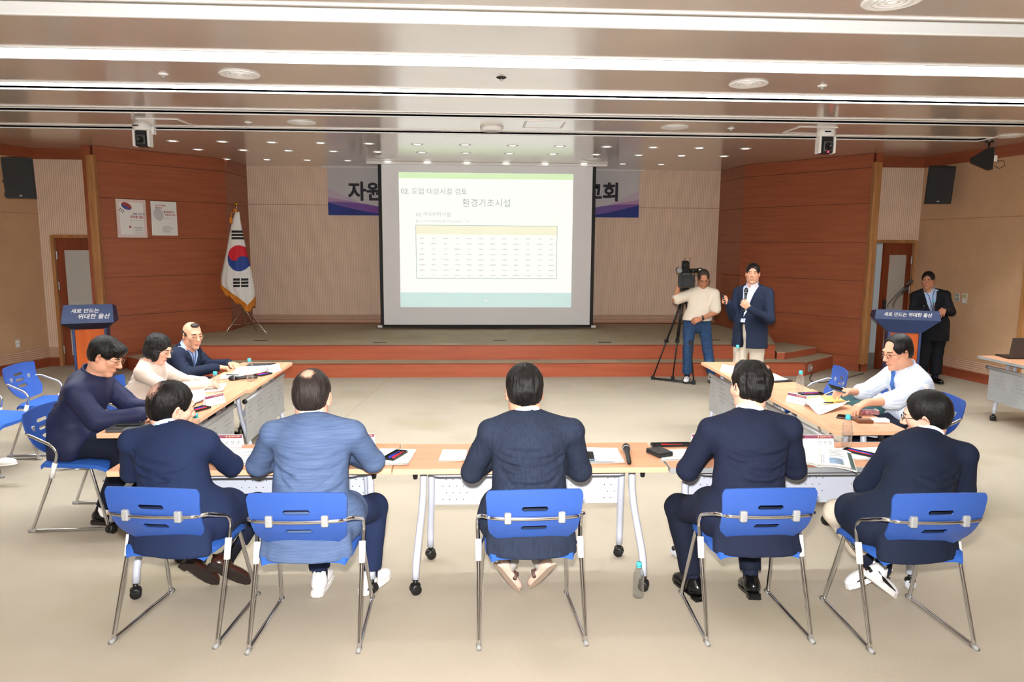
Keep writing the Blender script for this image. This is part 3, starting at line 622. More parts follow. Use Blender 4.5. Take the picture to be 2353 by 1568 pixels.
# ------------------------------------------------------------------ chairs
def backrest_mesh(th=.009):
    rows = [0, .04, .09, .15, .23, .31, .39, .48, .56, .65, .73, .79, .84, .88, .92, .965, 1.]      # from bottom to top; slots at the pairs
    H = .288; slots = [(5, 6), (7, 8), (9, 10)]
    hw = lambda v: (.214+.020*v**1.3)*(1-.36*max(0, 1-v/.30)**2.6)*(1-.07*max(0, (v-.88)/.12)**2.2)
    sw = .062; cols_in = [-sw, -sw+.008, -sw/2, 0, sw/2, sw-.008, sw]
    def cols(v):
        w_ = hw(v); return [-w_+(w_-sw)*t for t in (0, .12, .4, .7)]+cols_in+[sw+(w_-sw)*t for t in (.3, .6, .88, 1)]
    def P(x, v, o):
        y = .11*x*x*4.-.045*math.sin(PI*min(1, v*.9))-.06*(v-.3)+o+(.03*max(0, v-.8)**1.0*-1 if v > .8 else 0); return (x, y, (v-.5)*H+(.014 if v > .5 else .022)*(1-(x/.23)**2)*(v-.5)*2)
    nR = len(rows); nC = 15
    def vid(r, c_, s): return s*nR*nC+r*nC+c_
    vs = []
    for s, o in ((0, 0), (1, -th)):
        for v in rows:
            for x in cols(v): vs.append(P(x, v, o))
    hole = {(r, c_) for r, _ in slots for c_ in range(4, 10)}
    fs = []
    for r in range(nR-1):
        for c_ in range(nC-1):
            if (r, c_) in hole: continue
            fs.append((vid(r, c_, 0), vid(r+1, c_, 0), vid(r+1, c_+1, 0), vid(r, c_+1, 0))); fs.append((vid(r, c_, 1), vid(r, c_+1, 1), vid(r+1, c_+1, 1), vid(r+1, c_, 1)))
            for (dr, dc, a, b) in ((-1, 0, (r, c_), (r, c_+1)), (1, 0, (r+1, c_+1), (r+1, c_)), (0, -1, (r+1, c_), (r, c_)), (0, 1, (r, c_+1), (r+1, c_+1))):
                q = (r+dr, c_+dc)
                if q in hole or not (0 <= q[0] < nR-1 and 0 <= q[1] < nC-1): fs.append((vid(*a, 0), vid(*b, 0), vid(*b, 1), vid(*a, 1)))
    # rounded slot ends: pull the slot corners inwards
    for r0, r1 in slots:
        for s in (0, 1):
            for c_ in (4, 10):
                za, zb = vs[vid(r0, c_, s)], vs[vid(r1, c_, s)]; m = (za[2]+zb[2])/2
                vs[vid(r0, c_, s)] = (za[0], za[1], za[2]+(m-za[2])*.62); vs[vid(r1, c_, s)] = (zb[0], zb[1], zb[2]+(m-zb[2])*.62)
    return MB().add(vs, fs)
def make_chair():
    t = thing('stacking_chair', 'x', 'chair')
    bk = backrest_mesh().build('backrest', m_blue, t, 'auto'); bk.location = (0, -.214, .664); bk.rotation_euler = (math.radians(6), 0, 0)
    # seat pad
    g = []
    for i in range(15):
        u = i/14; y = -.2+.44*u; row = []
        for j in range(15):
            v = j/14*2-1; e = (1-abs(2*u-1)**6)**.5*.0+1; wx = .225*(1-.10*max(0, (u-.75)/.25)**2-.12*max(0, (.18-u)/.18)**2)
            z = .468+.012*(u > .0)*math.cos(PI*(u-.1))*.6-.035*max(0, (u-.78)/.22)**2+.008*v*v-.018*(abs(v)**8)-.015*max(0, (.08-u)/.08)**2
            row.append((v*wx, y, z))
        g.append(row)
    MB().slab(g, .028).build('seat', m_bluef, t, 'auto')
    MB().box((0, .0, .428), (.36, .3, .018), bev=.006).build('seat_shell', m_blue, t)
    for s in (-1, 1):
        path = rnd([(s*.205, -.262, .668), (s*.243, -.235, .668), (s*.262, -.075, .60), (s*.262, -.045, .55), (s*.258, -.075, .44), (s*.263, -.25, .012), (s*.247, .245, .012), (s*.215, .135, .435), (s*.18, .1, .437)], .03, 5)
        MB().tube(path, .0105, 8).build('side_frame', m_chrome, t, True)
        MB().tube([(s*.26, -.08, .43), (s*.215, .13, .425)], .008, 6).build('side_rail', m_chrome, t, True)
        MB().tube([(s*.258, -.068, .48), (s*.259, -.098, .38)], .017, 8).build('joint_sleeve', m_white, t, True)
        for y, x in ((-.25, .263), (.245, .247)): MB().tube([(s*x, y-.022, .010), (s*x, y+.022, .010)], .0125, 8).build('foot_cap', M('grey_foot', '#8f8f8d', .5), t, True)
        MB().box((s*.128, -.281, .672), (.034, .034, .056), bev=.007).build('back_clip', m_greyp, t)
    MB().tube([(x, -.292+.55*x*x, .668) for x in [-.21+.42*i/14 for i in range(15)]], .0095, 8).build('back_bar', m_chrome, t, True)
    MB().tube([(-.215, .13, .42), (.215, .13, .42)], .008, 6).build('cross_bar', m_chrome, t, True)
    return t
m_greyp = M('silver_plastic', '#a2a4a6', .35, .3)
chair0 = make_chair(); chair_used = [False]
def chair(x, y, rz, label):
    if not chair_used[0]: chair_used[0] = True; chair0.location = (x, y, 0); chair0.rotation_euler = (0, 0, rz); chair0['label'] = label; chair0['group'] = 'blue stacking chairs'; return chair0
    return dup(chair0, (x, y, 0), rz, label, 'blue stacking chairs')
D = math.radians
chair(-1.485, 3.55, D(-7), 'blue chair under the man in dark navy suit and brown leather shoes')
chair(-.82, 3.46, D(-1), 'blue chair under the man in the blue-grey linen jacket')
chair(.27, 3.465, D(1.8), 'blue chair under the man in beige slip-on shoes at the middle table')
chair(1.40, 3.445, D(0), 'blue chair under the navy-suited man with wavy black hair and black leather shoes')
chair(2.17, 3.35, D(.5), 'blue chair under the man in beige trousers and white sneakers')
chair(-2.735, 4.98, D(-90), 'blue chair under the man in the dark navy zip jacket')
chair(-2.78, 6.02, D(-88), 'blue chair under the woman in the beige jacket')
chair(-2.82, 6.92, D(-92), 'blue chair under the balding man in suit and light blue shirt')
chair(-3.97, 6.72, D(-90), 'empty blue chair in front of the skirting by the wall')
chair(-4.16, 6.12, D(-92), 'empty blue chair cut by the picture edge beside the other empty chair')
chair(3.16, 6.45, D(78), 'empty blue chair pulled up to the table with the yellow envelope')
chair(3.38, 5.22, D(90), 'blue chair under the man in white striped shirt and blue tie')
chair(-4.55, 5.6, D(-90), 'blue chair under the person in white slip-on shoes')
# ------------------------------------------------------------------ folding tables
def caster(t, x, y, mat, rot):
    c_ = MB().tube([(x, y, .055), (x, y, .085)], .014, 8).build('caster', m_black, t, True)
    for s in (-1, 1):
        d = Vector((math.cos(rot), math.sin(rot), 0))*.016*s
        MB().lathe([(0, -.011), (.024, -.011), (.03, -.007), (.03, .007), (.024, .011), (0, .011)], (x+d.x, y+d.y, .031), 16, RZ(rot) @ RY(PI/2)).build('wheel', mat, c_, True)
    MB().lathe([(0, .05), (.028, .045), (.03, .03), (.018, .028)], (x, y, .014), 12).build('hood', m_black, c_, True)
def make_table(L=1.52, Dp=.5, grey=False, big=False):
    t = thing('folding_table', 'x', 'table')
    top = MB().box((0, 0, .706), (L, Dp, .028), bev=.003).build('table_top', m_beech, t)
    em = m_greym if grey else m_beechedge
    for s in (-1, 1): MB().box((0, s*(Dp/2+.002), .705), (L, .004 if not grey else .014, .029), bev=.0015).build('edge_strip', em, top)
    for s in (-1, 1): MB().box((s*(L/2+.001), 0, .705), (.004, Dp, .029), bev=.0015).build('edge_strip', em, top)
    pw, pz, pm, py = (L-.36, .365, m_metal, .15) if not big else (L-.2, .235, m_greym, Dp/2-.075)
    # modesty panel with rolled top tube and dot perforations
    pn = MB().box((0, py, (pz+.59)/2), (pw, .014, .59-pz), bev=.004).build('modesty_panel', pm, t)
    MB().tube([(-pw/2-.02, py+.005, .60), (pw/2+.02, py+.005, .60)], .02, 10).build('panel_tube', m_greym, pn, True)
    for s in (-1, 1): MB().lathe([(0, 0), (.021, 0), (.021, .012), (0, .012)], (s*(pw/2+.024), py+.005, .60), 12, RY(PI/2)).build('tube_end_cap', m_black, pn, True)
    MB().box((0, py+.002, pz+.007), (pw, .022, .014), bev=.003).build('panel_hem', pm, pn)
    dots = MB()
    for cx in [-pw/2+.12+.33*k for k in range(int(pw/.33)+1)]:
        for r in range(4):
            for c_ in range(4):
                x = cx+.042*c_+(.021 if r % 2 else 0)-.05; z = .40+.042*r
                if abs(x) < pw/2-.02:
                    for yy in (py-.0085, py+.0085): dots.box((x, yy, z), (.0048, .002, .0048))
    stuff(dots.build('perforation', m_darkslot, pn))
    sh = MB().tube(rnd([(-pw/2+.02, .1, .685), (-pw/2+.02, -.12, .64), (pw/2-.02, -.12, .64), (pw/2-.02, .1, .685)], .05, 5), .009, 8).build('shelf_rail', m_metal, t, True)
    MB().box((0, .0, .645), (pw-.14, .24, .006)).build('shelf', m_greym, t)
    MB().box((0, 0, .685), (L-.2, .06, .014)).build('crossbeam', m_blackm, t)
    for s in (-1, 1):
        lx = s*(L/2-.15)
        MB().tube(rnd([(lx, -.02, .69), (lx+s*.005, -.035, .47), (lx+s*.03, -.235, .2), (lx+s*.035, -.255, .085)], .1, 6), .0205, 12).build('leg', m_metal, t, True)
        MB().tube(rnd([(lx-s*.035, .075, .69), (lx-s*.035, .10, .45), (lx-s*.02, .175, .2), (lx-s*.02, .18, .085)], .1, 6), .0205, 12).build('leg', m_metal, t, True)
        MB().box((lx-s*.01, .02, .682), (.09, .2, .02), bev=.004).build('leg_bracket', m_blackm, t)
        MB().lathe([(0, .0), (.012, .0), (.016, .03), (.01, .055), (0, .06)], (lx+s*.04, -.13, .625), 10).build('tilt_knob', m_black, t, True)
        w = M('grey_caster', '#b9bcc0', .5) if grey and not big else m_black
        caster(t, lx+s*.035, -.262, w, 1.2*s); caster(t, lx-s*.02, .187, w, 1.2*s)
    return t
tb0 = make_table(); tb1 = make_table(1.52, .5, True); tb2 = make_table(1.38, .5, False, True); tb3 = make_table(1.5, .6, True, True)
def place(o, x, y, rz, label): o.location = (x, y, 0); o.rotation_euler = (0, 0, rz); o['label'] = label; o['group'] = 'folding conference tables'
place(tb0, .31, 4.02, D(-.3), 'beech folding table in the middle of the front row with a handheld microphone on it')
o = dup(tb0); place(o, -1.225, 4.04, D(0), 'beech folding table in front of the linen-jacketed man')
place(tb1, 1.85, 3.99, D(-1), 'folding table with grey edge strips and grey casters, an open brochure on it')
place(tb2, -2.185, 5.255, D(-90), 'beech folding table in front of the man in zip jacket')
o = dup(tb2); place(o, -2.145, 6.64, D(-90), 'beech folding table under the hands of the balding man')
o = dup(tb2); place(o, 2.66, 5.18, D(90), 'beech folding table with the yellow envelope and brown wallet')
o = dup(tb2); place(o, 2.64, 6.59, D(90), 'beech folding table in front of the standing speaker')
place(tb3, 6.02, 6.93, D(90), 'grey-edged folding table by the wall carrying a laptop')
# ------------------------------------------------------------------ things on the tables
TZ = .721
def bottle_proto():
    t = thing('water_bottle', 'x', 'bottle'); pr = [(0, 0), (.027, 0), (.031, .004), (.031, .02), (.029, .026), (.031, .034), (.031, .05), (.029, .056), (.031, .064), (.031, .08), (.029, .088), (.031, .096), (.031, .125), (.027, .148), (.018, .168), (.0135, .178), (.0135, .185)]
    MB().lathe(pr, n=20).build('bottle_body', m_pet, t, True)
    MB().lathe([(0, .002), (.026, .002), (.0295, .006), (.0295, .13), (0, .13)], n=20).build('water', m_water, t, True)
    MB().lathe([(.0155, .18), (.0155, .2), (.0145, .203), (0, .203)], n=20).build('cap', m_cap, t, True); MB().lathe([(.0145, .176), (.0162, .176), (.0162, .18), (.0145, .18)], n=20).build('neck_ring', m_cap, t, True)
    return t
b0 = bottle_proto(); bl = [((453, 1026), TZ, 'aqua-capped water bottle in front of the man with thinning crown'), ((497, 912), TZ, 'aqua-capped water bottle behind the maroon name card near the woman'), ((575, 876), TZ, 'aqua-capped water bottle beside the black microphone near the balding man'),
   ((1837, 908), TZ, 'aqua-capped water bottle near the yellow envelope'), ((1693, 838), TZ, 'aqua-capped water bottle on the table in front of the standing speaker'), ((1944, 1028), TZ, 'aqua-capped water bottle beside the name card and open brochure'), ((1466, 1372), 0, 'aqua-capped water bottle standing on the floor')]
for k, (px, z, lb) in enumerate(bl):
    p = onz(*px, z); o = b0 if k == 0 else dup(b0); o.location = (p[0], p[1], z+.001); o['label'] = lb; o['group'] = 'water bottles'
def sheet4(name, label, cat, c4, z=TZ, th=.0012, curl=.004, mat=None, n=7, group='papers on the tables', flip=1.):
    P4 = [Vector(onz(*k, z)) for k in c4]; c_ = sum(P4, Vector())/4; g = []
    for i in range(n):
        row = []
        for j in range(n):
            u, v = i/(n-1), j/(n-1); p = P4[0].lerp(P4[1], u).lerp(P4[3].lerp(P4[2], u), v)-c_; w_ = (abs(u-.5)*2)**3+(abs(v-.5)*2)**3
            row.append((p.x, p.y, .0014+curl*w_*.5*(1+math.sin(3*u+5*v))))
        g.append(row)
    # orientation so that the top looks up
    a = Vector(g[1][0])-Vector(g[0][0]); b = Vector(g[0][1])-Vector(g[0][0])
    if a.cross(b).z > 0: g = [list(r) for r in zip(*g)]
    t = MB().slab(g, th).build(name, mat or m_paper, None, True, loc=(c_.x, c_.y, z)); tag(t, label, cat, group); return t, P4, c_
def lines(t, P4, c_, n, u0=.1, u1=.9, v0=.15, v1=.9, mat=None):
    mb = MB()
    for k in range(n):
        v = v0+(v1-v0)*k/max(1, n-1); ue = u1-(random.random()*.25*(u1-u0))
        q = [P4[0].lerp(P4[1], u).lerp(P4[3].lerp(P4[2], u), vv)-c_+Vector((0, 0, .0042)) for u, vv in ((u0, v), (ue, v), (ue, v+.02), (u0, v+.02))]
        mb.add(q, [(0, 1, 2, 3)])
    stuff(mb.build('print', m_inkl, t))
def paper(label, c4, nl=0, **kw):
    t, P4, c_ = sheet4('paper_sheet', label, 'paper', c4, **kw)
    if nl: lines(t, P4, c_, nl)
    return t
paper('white printed sheet on the table beside the linen sleeve', ((520, 1032), (600, 1034), (590, 1071), (505, 1070)), 7)
paper('small corner of white paper beside the dark navy sleeve', ((485, 1038), (512, 1038), (500, 1056), (480, 1056)))
paper('blank white sheet under the open pen tray across the table seam', ((875, 1033), (957, 1035), (937, 1071), (836, 1070)))
paper('small blank white slip on the middle table', ((1018, 1035), (1074, 1036), (1068, 1062), (1006, 1061)))
paper('white sheet under the blue-grey phone', ((1336, 1030), (1418, 1032), (1437, 1067), (1338, 1066)), 3)
paper('white printed leaflet under the black wallet', ((1530, 1036), (1605, 1033), (1600, 1058), (1516, 1061)), 4)
paper('white sheet beneath the red and blue pen tray', ((1925, 1032), (2020, 1030), (2035, 1058), (1955, 1058)))
paper('white sheet beside the blazer sleeve at the table end', ((1990, 1035), (2050, 1033), (2050, 1060), (1995, 1060)))
paper('white printed pages in front of the woman', ((420, 905), (470, 900), (478, 922), (428, 934)), 6, curl=.02)
paper('small white notepad with green stripe under the woman\'s pen hand', ((480, 884), (520, 883), (512, 900), (470, 902)), 0)
paper('white open documents under the hands of the balding man', ((548, 846), (618, 843), (606, 861), (524, 868)), 4, curl=.012)
paper('second white sheet beside the black microphone of the balding man', ((510, 862), (560, 858), (548, 870), (505, 872)), 0, z=TZ+.003)
paper('white sheet in the black folder in front of the standing speaker', ((1765, 862), (1782, 861), (1812, 874), (1772, 876)), 0, z=TZ+.012)
paper('white slip beneath the pen tray near the yellow envelope', ((1818, 905), (1880, 903), (1890, 916), (1822, 914)))
paper('large curled white sheet beside the resting hand', ((1840, 928), (1885, 922), (1950, 938), (1882, 955)), 0, curl=.03)
t, P4, c_ = sheet4('envelope', 'yellow paper envelope lying under a pen', 'envelope', ((1850, 916), (1925, 912), (1955, 930), (1870, 931)), mat=M('manila', '#e8c06a', .6, col2='#eac978', scale=9), curl=.012, group='stationery')
# open brochure hanging over the table edge
br = thing('brochure', 'open white brochure with a colour photograph and dark green margin hanging over the table edge', 'brochure', tuple(onz(1880, 1055, TZ)))
o_ = Vector(onz(1880, 1055, TZ))
def page(name, c4, hs, mat=m_paper):
    P4 = [Vector(onz(k[0], k[1], TZ+h))-o_ for k, h in zip(c4, hs)]; g = []
    for i in range(9):
        row = []
        for j in range(9):
            u, v = i/8, j/8; p = P4[0].lerp(P4[1], u).lerp(P4[3].lerp(P4[2], u), v); row.append((p.x, p.y, p.z+.012*math.sin(PI*u)+.003))
        g.append(row)
    a = Vector(g[1][0])-Vector(g[0][0]); b = Vector(g[0][1])-Vector(g[0][0])
    MB().slab(g if a.cross(b).z < 0 else [list(r) for r in zip(*g)], .004).build(name, mat, br, True); return P4
page('left_page', ((1838, 1030), (1882, 1031), (1880, 1074), (1836, 1070)), (.004, .004, .006, .004))
P4 = page('right_page', ((1882, 1031), (1955, 1040), (1970, 1086), (1880, 1074)), (.004, .004, .012, .006))
def onpage(name, u0, v0, u1, v1, mat):
    g = [[0]*7 for _ in range(7)]
    for i in range(7):
        for j in range(7): u = u0+(u1-u0)*i/6; v = v0+(v1-v0)*j/6; p = P4[0].lerp(P4[1], u).lerp(P4[3].lerp(P4[2], u), v); g[i][j] = (p.x, p.y, p.z+.012*math.sin(PI*u)+.0042)
    a = Vector(g[1][0])-Vector(g[0][0]); b = Vector(g[0][1])-Vector(g[0][0])
    MB().sheet(g if a.cross(b).z > 0 else [list(r) for r in zip(*g)]).build(name, mat, br)
onpage('colour_photo', .3, .55, .68, .85, M('photo_print', '#5b5a4c', .5, col2='#8fb0d0', scale=25)); onpage('green_margin', .86, .1, .98, .95, M('dark_green_print', '#2f4a46', .6))
for k in range(5): onpage('print', .32, .12+.075*k, .75-.1*(k % 2), .14+.075*k, m_inkl)
for k in range(2): onpage('print', .08+.06*k, .4, .10+.06*k, .85, m_inkl)
# pen trays
def tray(px, rz, label, pens=('red', 'blue'), L_=.17, w_=.07, z=TZ):
    p = onz(*px, z); t = thing('pen_tray', label, 'pen tray', (p[0], p[1], z+.002), rz, 'pen trays')
    MB().box((0, 0, .002), (L_, w_, .003)).build('tray_base', m_black, t)
    for dx, dy, a, b in ((-L_/2, 0, .004, w_), (L_/2, 0, .004, w_), (0, -w_/2, L_, .004), (0, w_/2, L_, .004)): MB().box((dx, dy, .007), (a, b, .013)).build('tray_rim', m_black, t)
    MB().box((L_*.3, 0, .006), (.003, w_, .008)).build('tray_divider', m_black, t)
    for k, c_ in enumerate(pens):
        y = -.02+.022*k; pm = m_red if c_ == 'red' else m_bluep
        pe = MB().tube([(-.07, y, .010), (.055, y, .010)], .0055, 8).build('pen', pm, t, True); MB().tube([(.055, y, .010), (.068, y, .010)], [.005, .0015], 8).build('pen_tip', pm, pe, True); MB().box((-.045, y, .0165), (.04, .003, .002)).build('pen_clip', pm, pe)
tray((908, 1049), D(68), 'black pen tray with blue and red pens lying on a blank sheet', ('red', 'blue')); tray((1098, 1032), D(82), 'black pen tray half hidden by the sleeve at the middle table', ('red',), .15, .085)
tray((1542, 1025), D(2), 'black pen tray with one red pen at the far table edge', ('red',), .24, .055); tray((1978, 1044), D(-52), 'black pen tray with red and blue pens beside the open brochure', ('red', 'blue'), .19, .06)
tray((455, 943), D(65), 'black pen tray with red and blue pens beside the maroon name card', ('red', 'blue'), .17, .08); tray((604, 862), D(60), 'black pen tray with blue pens near the far corner of the table', ('blue', 'red'), .15, .09); tray((1863, 907), D(5), 'black pen tray with a red pen near the yellow envelope', ('red', 'blue'), .2, .05, TZ+.003)
# tent name cards
def card(px, rz, nm, label, sub='울산광역시의회', w_=.2, h_=.078, maroon=True, z=TZ):
    p = onz(*px, z); t = thing('name_card', label, 'name card', (p[0], p[1]+.02, z), rz, 'tent name cards'); a = D(20); cs, sn = math.cos(a), math.sin(a)
    for s in (1, -1):
        R = RX(-a*s); nrm = Vector((0, -s*cs, sn)); c_ = Vector((0, -s*(h_/2)*sn, h_/2*cs+.001))
        pn = MB().box(c_, (w_, .0025, h_), R).build('card_panel', m_paper, t)
        ex = Vector((s, 0, 0)); ey = Vector((0, s*sn, cs)); F = frame(c_+Vector((0, -s*.0016*cs, .0016*sn)), ex, ey)
        if maroon: rect('maroon_band', F, -w_/2, h_*.22, w_/2, h_*.47, m_maroon, pn, .0004)
        if s > 0:
            if maroon: text('card_heading', '울산광역시의회', .0105*w_/.2, m_gold, pn, F @ Matrix.Translation((w_*.09, h_*.345, 0)), .0002, 0, 'LEFT', .0008)
            if maroon: rect('heading_emblem', F, w_*.015, h_*.29, w_*.055, h_*.41, m_gold, pn, .0008)
            text('card_name', nm, .026*w_/.2, m_ink, pn, F @ Matrix.Translation((w_*.44, -h_*.14, 0)), .0002, 0, 'RIGHT', .0006); text('card_title', sub, .012*w_/.2, m_inkl, pn, F @ Matrix.Translation((-w_*.44, -h_*.05, 0)), 0, 0, 'LEFT', .0006); text('card_title', '의  원', .014, m_inkl, pn, F @ Matrix.Translation((-w_*.36, -h_*.27, 0)), 0, 0, 'LEFT', .0006)
card((517, 1029), D(0), '이 장 걸', 'maroon-banded name card in front of the man with thinning crown'); card((822, 1026), D(0), '이  기 환', 'maroon-banded name card peeking out behind the linen sleeve')
card((1628, 1026), D(0), '의  원', 'maroon-banded name card beside the black pen tray with one red pen'); card((1879, 1029), D(-1), '안 수 일', 'maroon-banded name card beside the water bottle and open brochure')
card((490, 931), D(60), '오 형 석', 'maroon-banded name card facing the empty floor, near the woman', '울산연구원', .17); card((627, 856), D(62), '위 원', 'plain white name card at the far corner of the balding man\'s table', '자문위원', .15, .075, False)
card((1834, 929), D(-62), '김 시 현', 'maroon-banded name card near the yellow envelope', '울산연구원', .17); card((1674, 857), D(-62), '위 원', 'plain white name card on the table in front of the standing speaker', '자문위원', .15, .075, False)
# handheld microphones, phones, wallets
m_mesh = M('mic_mesh', '#2a2a2c', .35, .7)
def mic(name, pa, pb, label, r=.017, top=None):
    a, b = Vector(pa), Vector(pb); c_ = (a+b)/2; d = b-a; L_ = d.length; q = d.to_track_quat('Z', 'Y').to_matrix()
    t = thing(name, label, 'microphone', tuple(c_)); f_ = lambda z: q @ Vector((0, 0, z-L_/2))
    MB().tube([f_(0), f_(.02), f_(L_*.55), f_(L_*.78)], [.011, .013, .0145, .018], 12).build('handle', m_black, t, True)
    MB().tube([f_(L_*.76), f_(L_*.79), f_(L_*.86), f_(L_*.95), f_(L_)], [.018, .0235, .0255, .02, .006], 14).build('grille_head', m_mesh, t, True)
    MB().tube([f_(L_*.775), f_(L_*.795)], .0245, 14).build('ring', m_greym, t, True); MB().box(f_(L_*.5)+q @ Vector((0, -.0145, 0)), (.008, .004, .018), q).build('switch', m_greym, t); return t
pa = onz(1446, 1064, TZ+.018); pb = onz(1438, 1024, TZ+.024); mic('handheld_microphone', pa, pb, 'black handheld microphone lying beside the sheet on the middle table')
mic('handheld_microphone', onz(592, 867, TZ+.02), onz(524, 870, TZ+.02), 'black handheld microphone lying near the balding man\'s bottle')
def gadget(name, cat, px, rz, size, mat, label, z=TZ, extra=None, bev=.004):
    p = onz(*px, z); t = thing(name, label, cat, (p[0], p[1], z+.001), rz); MB().box((0, 0, size[2]/2), size, bev=min(bev, size[2]*.4)).build('body', mat, t)
    if extra: extra(t, size)
    return t
def screen_(t, s): MB().box((0, 0, s[2]+.0004), (s[0]-.008, s[1]-.008, .0006)).build('glass', M('phone_glass', '#15171c', .08), t); MB().lathe([(0, 0), (.004, 0), (.004, .001), (0, .001)], (s[0]*.32, s[1]*.3, s[2]+.0008), 10).build('lens', m_greym, t)
def flap(t, s): MB().box((0, .0, s[2]+.003), (s[0]*.98, s[1]*.98, .006), bev=.002).build('flap', m_leather, t); MB().box((0, -s[1]*.5, s[2]*.6), (s[0]*.9, .004, s[2]*.5)).build('stitching', m_blackm, t)
m_leather = M('black_leather', '#1e1e1f', .45, bump=.1, bscale=400)
gadget('smartphone', 'phone', (1350, 1051), D(84), (.15, .075, .012), M('blue_grey_case', '#3c5468', .4), 'blue-grey smartphone lying on a sheet', TZ+.002, screen_)
gadget('wallet', 'wallet', (1515, 1045), D(-68), (.13, .1, .022), m_leather, 'thick black leather wallet at the seam of two tables', TZ, flap)
gadget('document_folder', 'folder', (303, 987), D(3), (.27, .15, .018), M('grey_folder', '#4d4f52', .5), 'grey folder under the black phone in front of the man in zip jacket', TZ, lambda t, s: MB().box((-.08, 0, s[2]+.002), (.1, .148, .004)).build('black_cover', m_leather, t))
gadget('smartphone', 'phone', (300, 976), D(3), (.16, .078, .012), m_leather, 'black smartphone resting on the grey folder', TZ+.023, screen_)
gadget('document_folder', 'folder', (600, 840), D(4), (.26, .16, .012), m_leather, 'black document folder at the far edge of the balding man\'s table', TZ, lambda t, s: MB().box((0, 0, s[2]+.002), (.22, .1, .003)).build('flap', M('dark_grey', '#3b3d40', .5), t))
gadget('document_folder', 'folder', (1778, 873), D(14), (.22, .26, .01), m_leather, 'black folder lying open in front of the standing speaker', TZ, lambda t, s: MB().box((0, s[1]/2, s[2]), (s[0], .01, .008)).build('spine', m_blackm, t))
gadget('smartphone', 'phone', (1951, 962), D(-35), (.16, .1, .012), M('brown_case', '#3a2625', .4), 'dark brown phone case under the resting hand', TZ, screen_)
gadget('wallet', 'wallet', (1985, 971), D(-5), (.11, .06, .018), M('brown_leather', '#6b3f24', .5), 'brown leather wallet beside the white box', TZ, lambda t, s: MB().box((0, 0, s[2]+.002), (.1, .05, .004), bev=.001).build('flap', M('brown_leather2', '#5d361e', .5), t))
gadget('card_box', 'box', (2022, 970), D(-3), (.11, .06, .02), m_white, 'small white box at the end of the table', TZ, lambda t, s: MB().box((0, 0, s[2]+.0015), (.1, .055, .003)).build('lid', m_white, t))
gadget('pouch', 'pouch', (1996, 952), D(-4), (.13, .06, .03), M('maroon_pouch', '#7d3b46', .3, col2='#b98a8e', scale=60), 'shiny maroon pouch in front of the man in striped shirt', TZ, lambda t, s: MB().box((.055, 0, s[2]), (.012, .05, .01), bev=.002).build('seal', m_paper, t))
def pen_at(pa, pb, mat, label, z=TZ+.008):
    a, b = Vector(onz(*pa, z)), Vector(onz(*pb, z)); c_ = (a+b)/2; t = thing('ballpoint_pen', label, 'pen', tuple(c_)); d = b-a
    MB().tube([-d/2, d*.35], .0055, 8).build('barrel', mat, t, True); MB().tube([d*.35, d/2], [.005, .0015], 8).build('tip', m_greym, t, True)
pen_at((1915, 926), (1890, 925), m_black, 'black ballpoint pen lying on the yellow envelope', TZ+.014); pen_at((548, 862), (515, 861), m_black, 'black ballpoint pen near the hands of the balding man', TZ+.012)
# ------------------------------------------------------------------ lecterns
def lectern(loc, rz, label, two):
    t = thing('lectern', label, 'lectern', loc, rz)
    w_, d_ = (.62, .42) if two else (.80, .45)
    MB().box((0, .02, .03), (.44, .4, .06), bev=.008).build('base', m_navy, t)
    MB().box((0, .03, .42), (.36, .26, .74), bev=.005).build('column', m_orange, t)
    for s in (-1, 1): MB().box((s*.19, .02, .42), (.03, .3, .74), bev=.006).build('column_edge', m_navy, t)
    # flared hopper
    v = []
    z0, z1 = .77, (.86 if two else .96)
    for (hx, y0, y1, z) in ((.2, -.12, .17, z0), (w_/2, -d_/2, d_/2, z1)): v += [(-hx, y0, z), (hx, y0, z), (hx, y1, z), (-hx, y1, z)]
    MB().add(v, [(3, 2, 1, 0), (4, 5, 6, 7)]+[(i, (i+1) % 4, 4+(i+1) % 4, 4+i) for i in range(4)]).build('hopper', m_navy if not two else M('hopper_dark', '#131a30', .5), t)
    hb = .24 if two else .13
    v = [(-w_/2, -d_/2, z1), (w_/2, -d_/2, z1), (w_/2, d_/2, z1), (-w_/2, d_/2, z1)]
    fy0 = -d_/2+(.13 if two else .03); v += [(-w_/2+.02, fy0, z1+hb), (w_/2-.02, fy0, z1+hb), (w_/2-.02, d_/2, z1+hb-.05), (-w_/2+.02, d_/2, z1+hb-.05)]
    MB().add(v, [(3, 2, 1, 0), (4, 5, 6, 7)]+[(i, (i+1) % 4, 4+(i+1) % 4, 4+i) for i in range(4)]).build('top_box', m_navy, t)
    up = Vector((0, fy0+d_/2, hb)).normalized(); F = frame(Vector((0, (-d_/2+fy0)/2, z1+hb/2)), (1, 0, 0), up)
    if two:
        text('lectern_text', '새로 만드는', .068, m_white, t, F @ Matrix.Translation((-.2, .04, 0)), .0014, .15, 'LEFT', .003); text('lectern_text', '위대한 울산', .078, m_white, t, F @ Matrix.Translation((-.12, -.045, 0)), .0014, .15, 'LEFT', .003)
    else: text('lectern_text', '새로 만드는 위대한 울산', .058, m_white, t, F, .0011, .15, 'CENTER', .003)
    return t, z1+hb
pl = ony(203, 757, 9.9); lec1, _ = lectern((-5.25, 9.9, 0), D(18), 'navy and wood lectern with two lines of white brush lettering, unattended by the door', True)
lec2, lz = lectern((5.92, 9.45, 0), D(-22), 'navy and orange lectern with one line of white brush lettering, attended by a man', False)
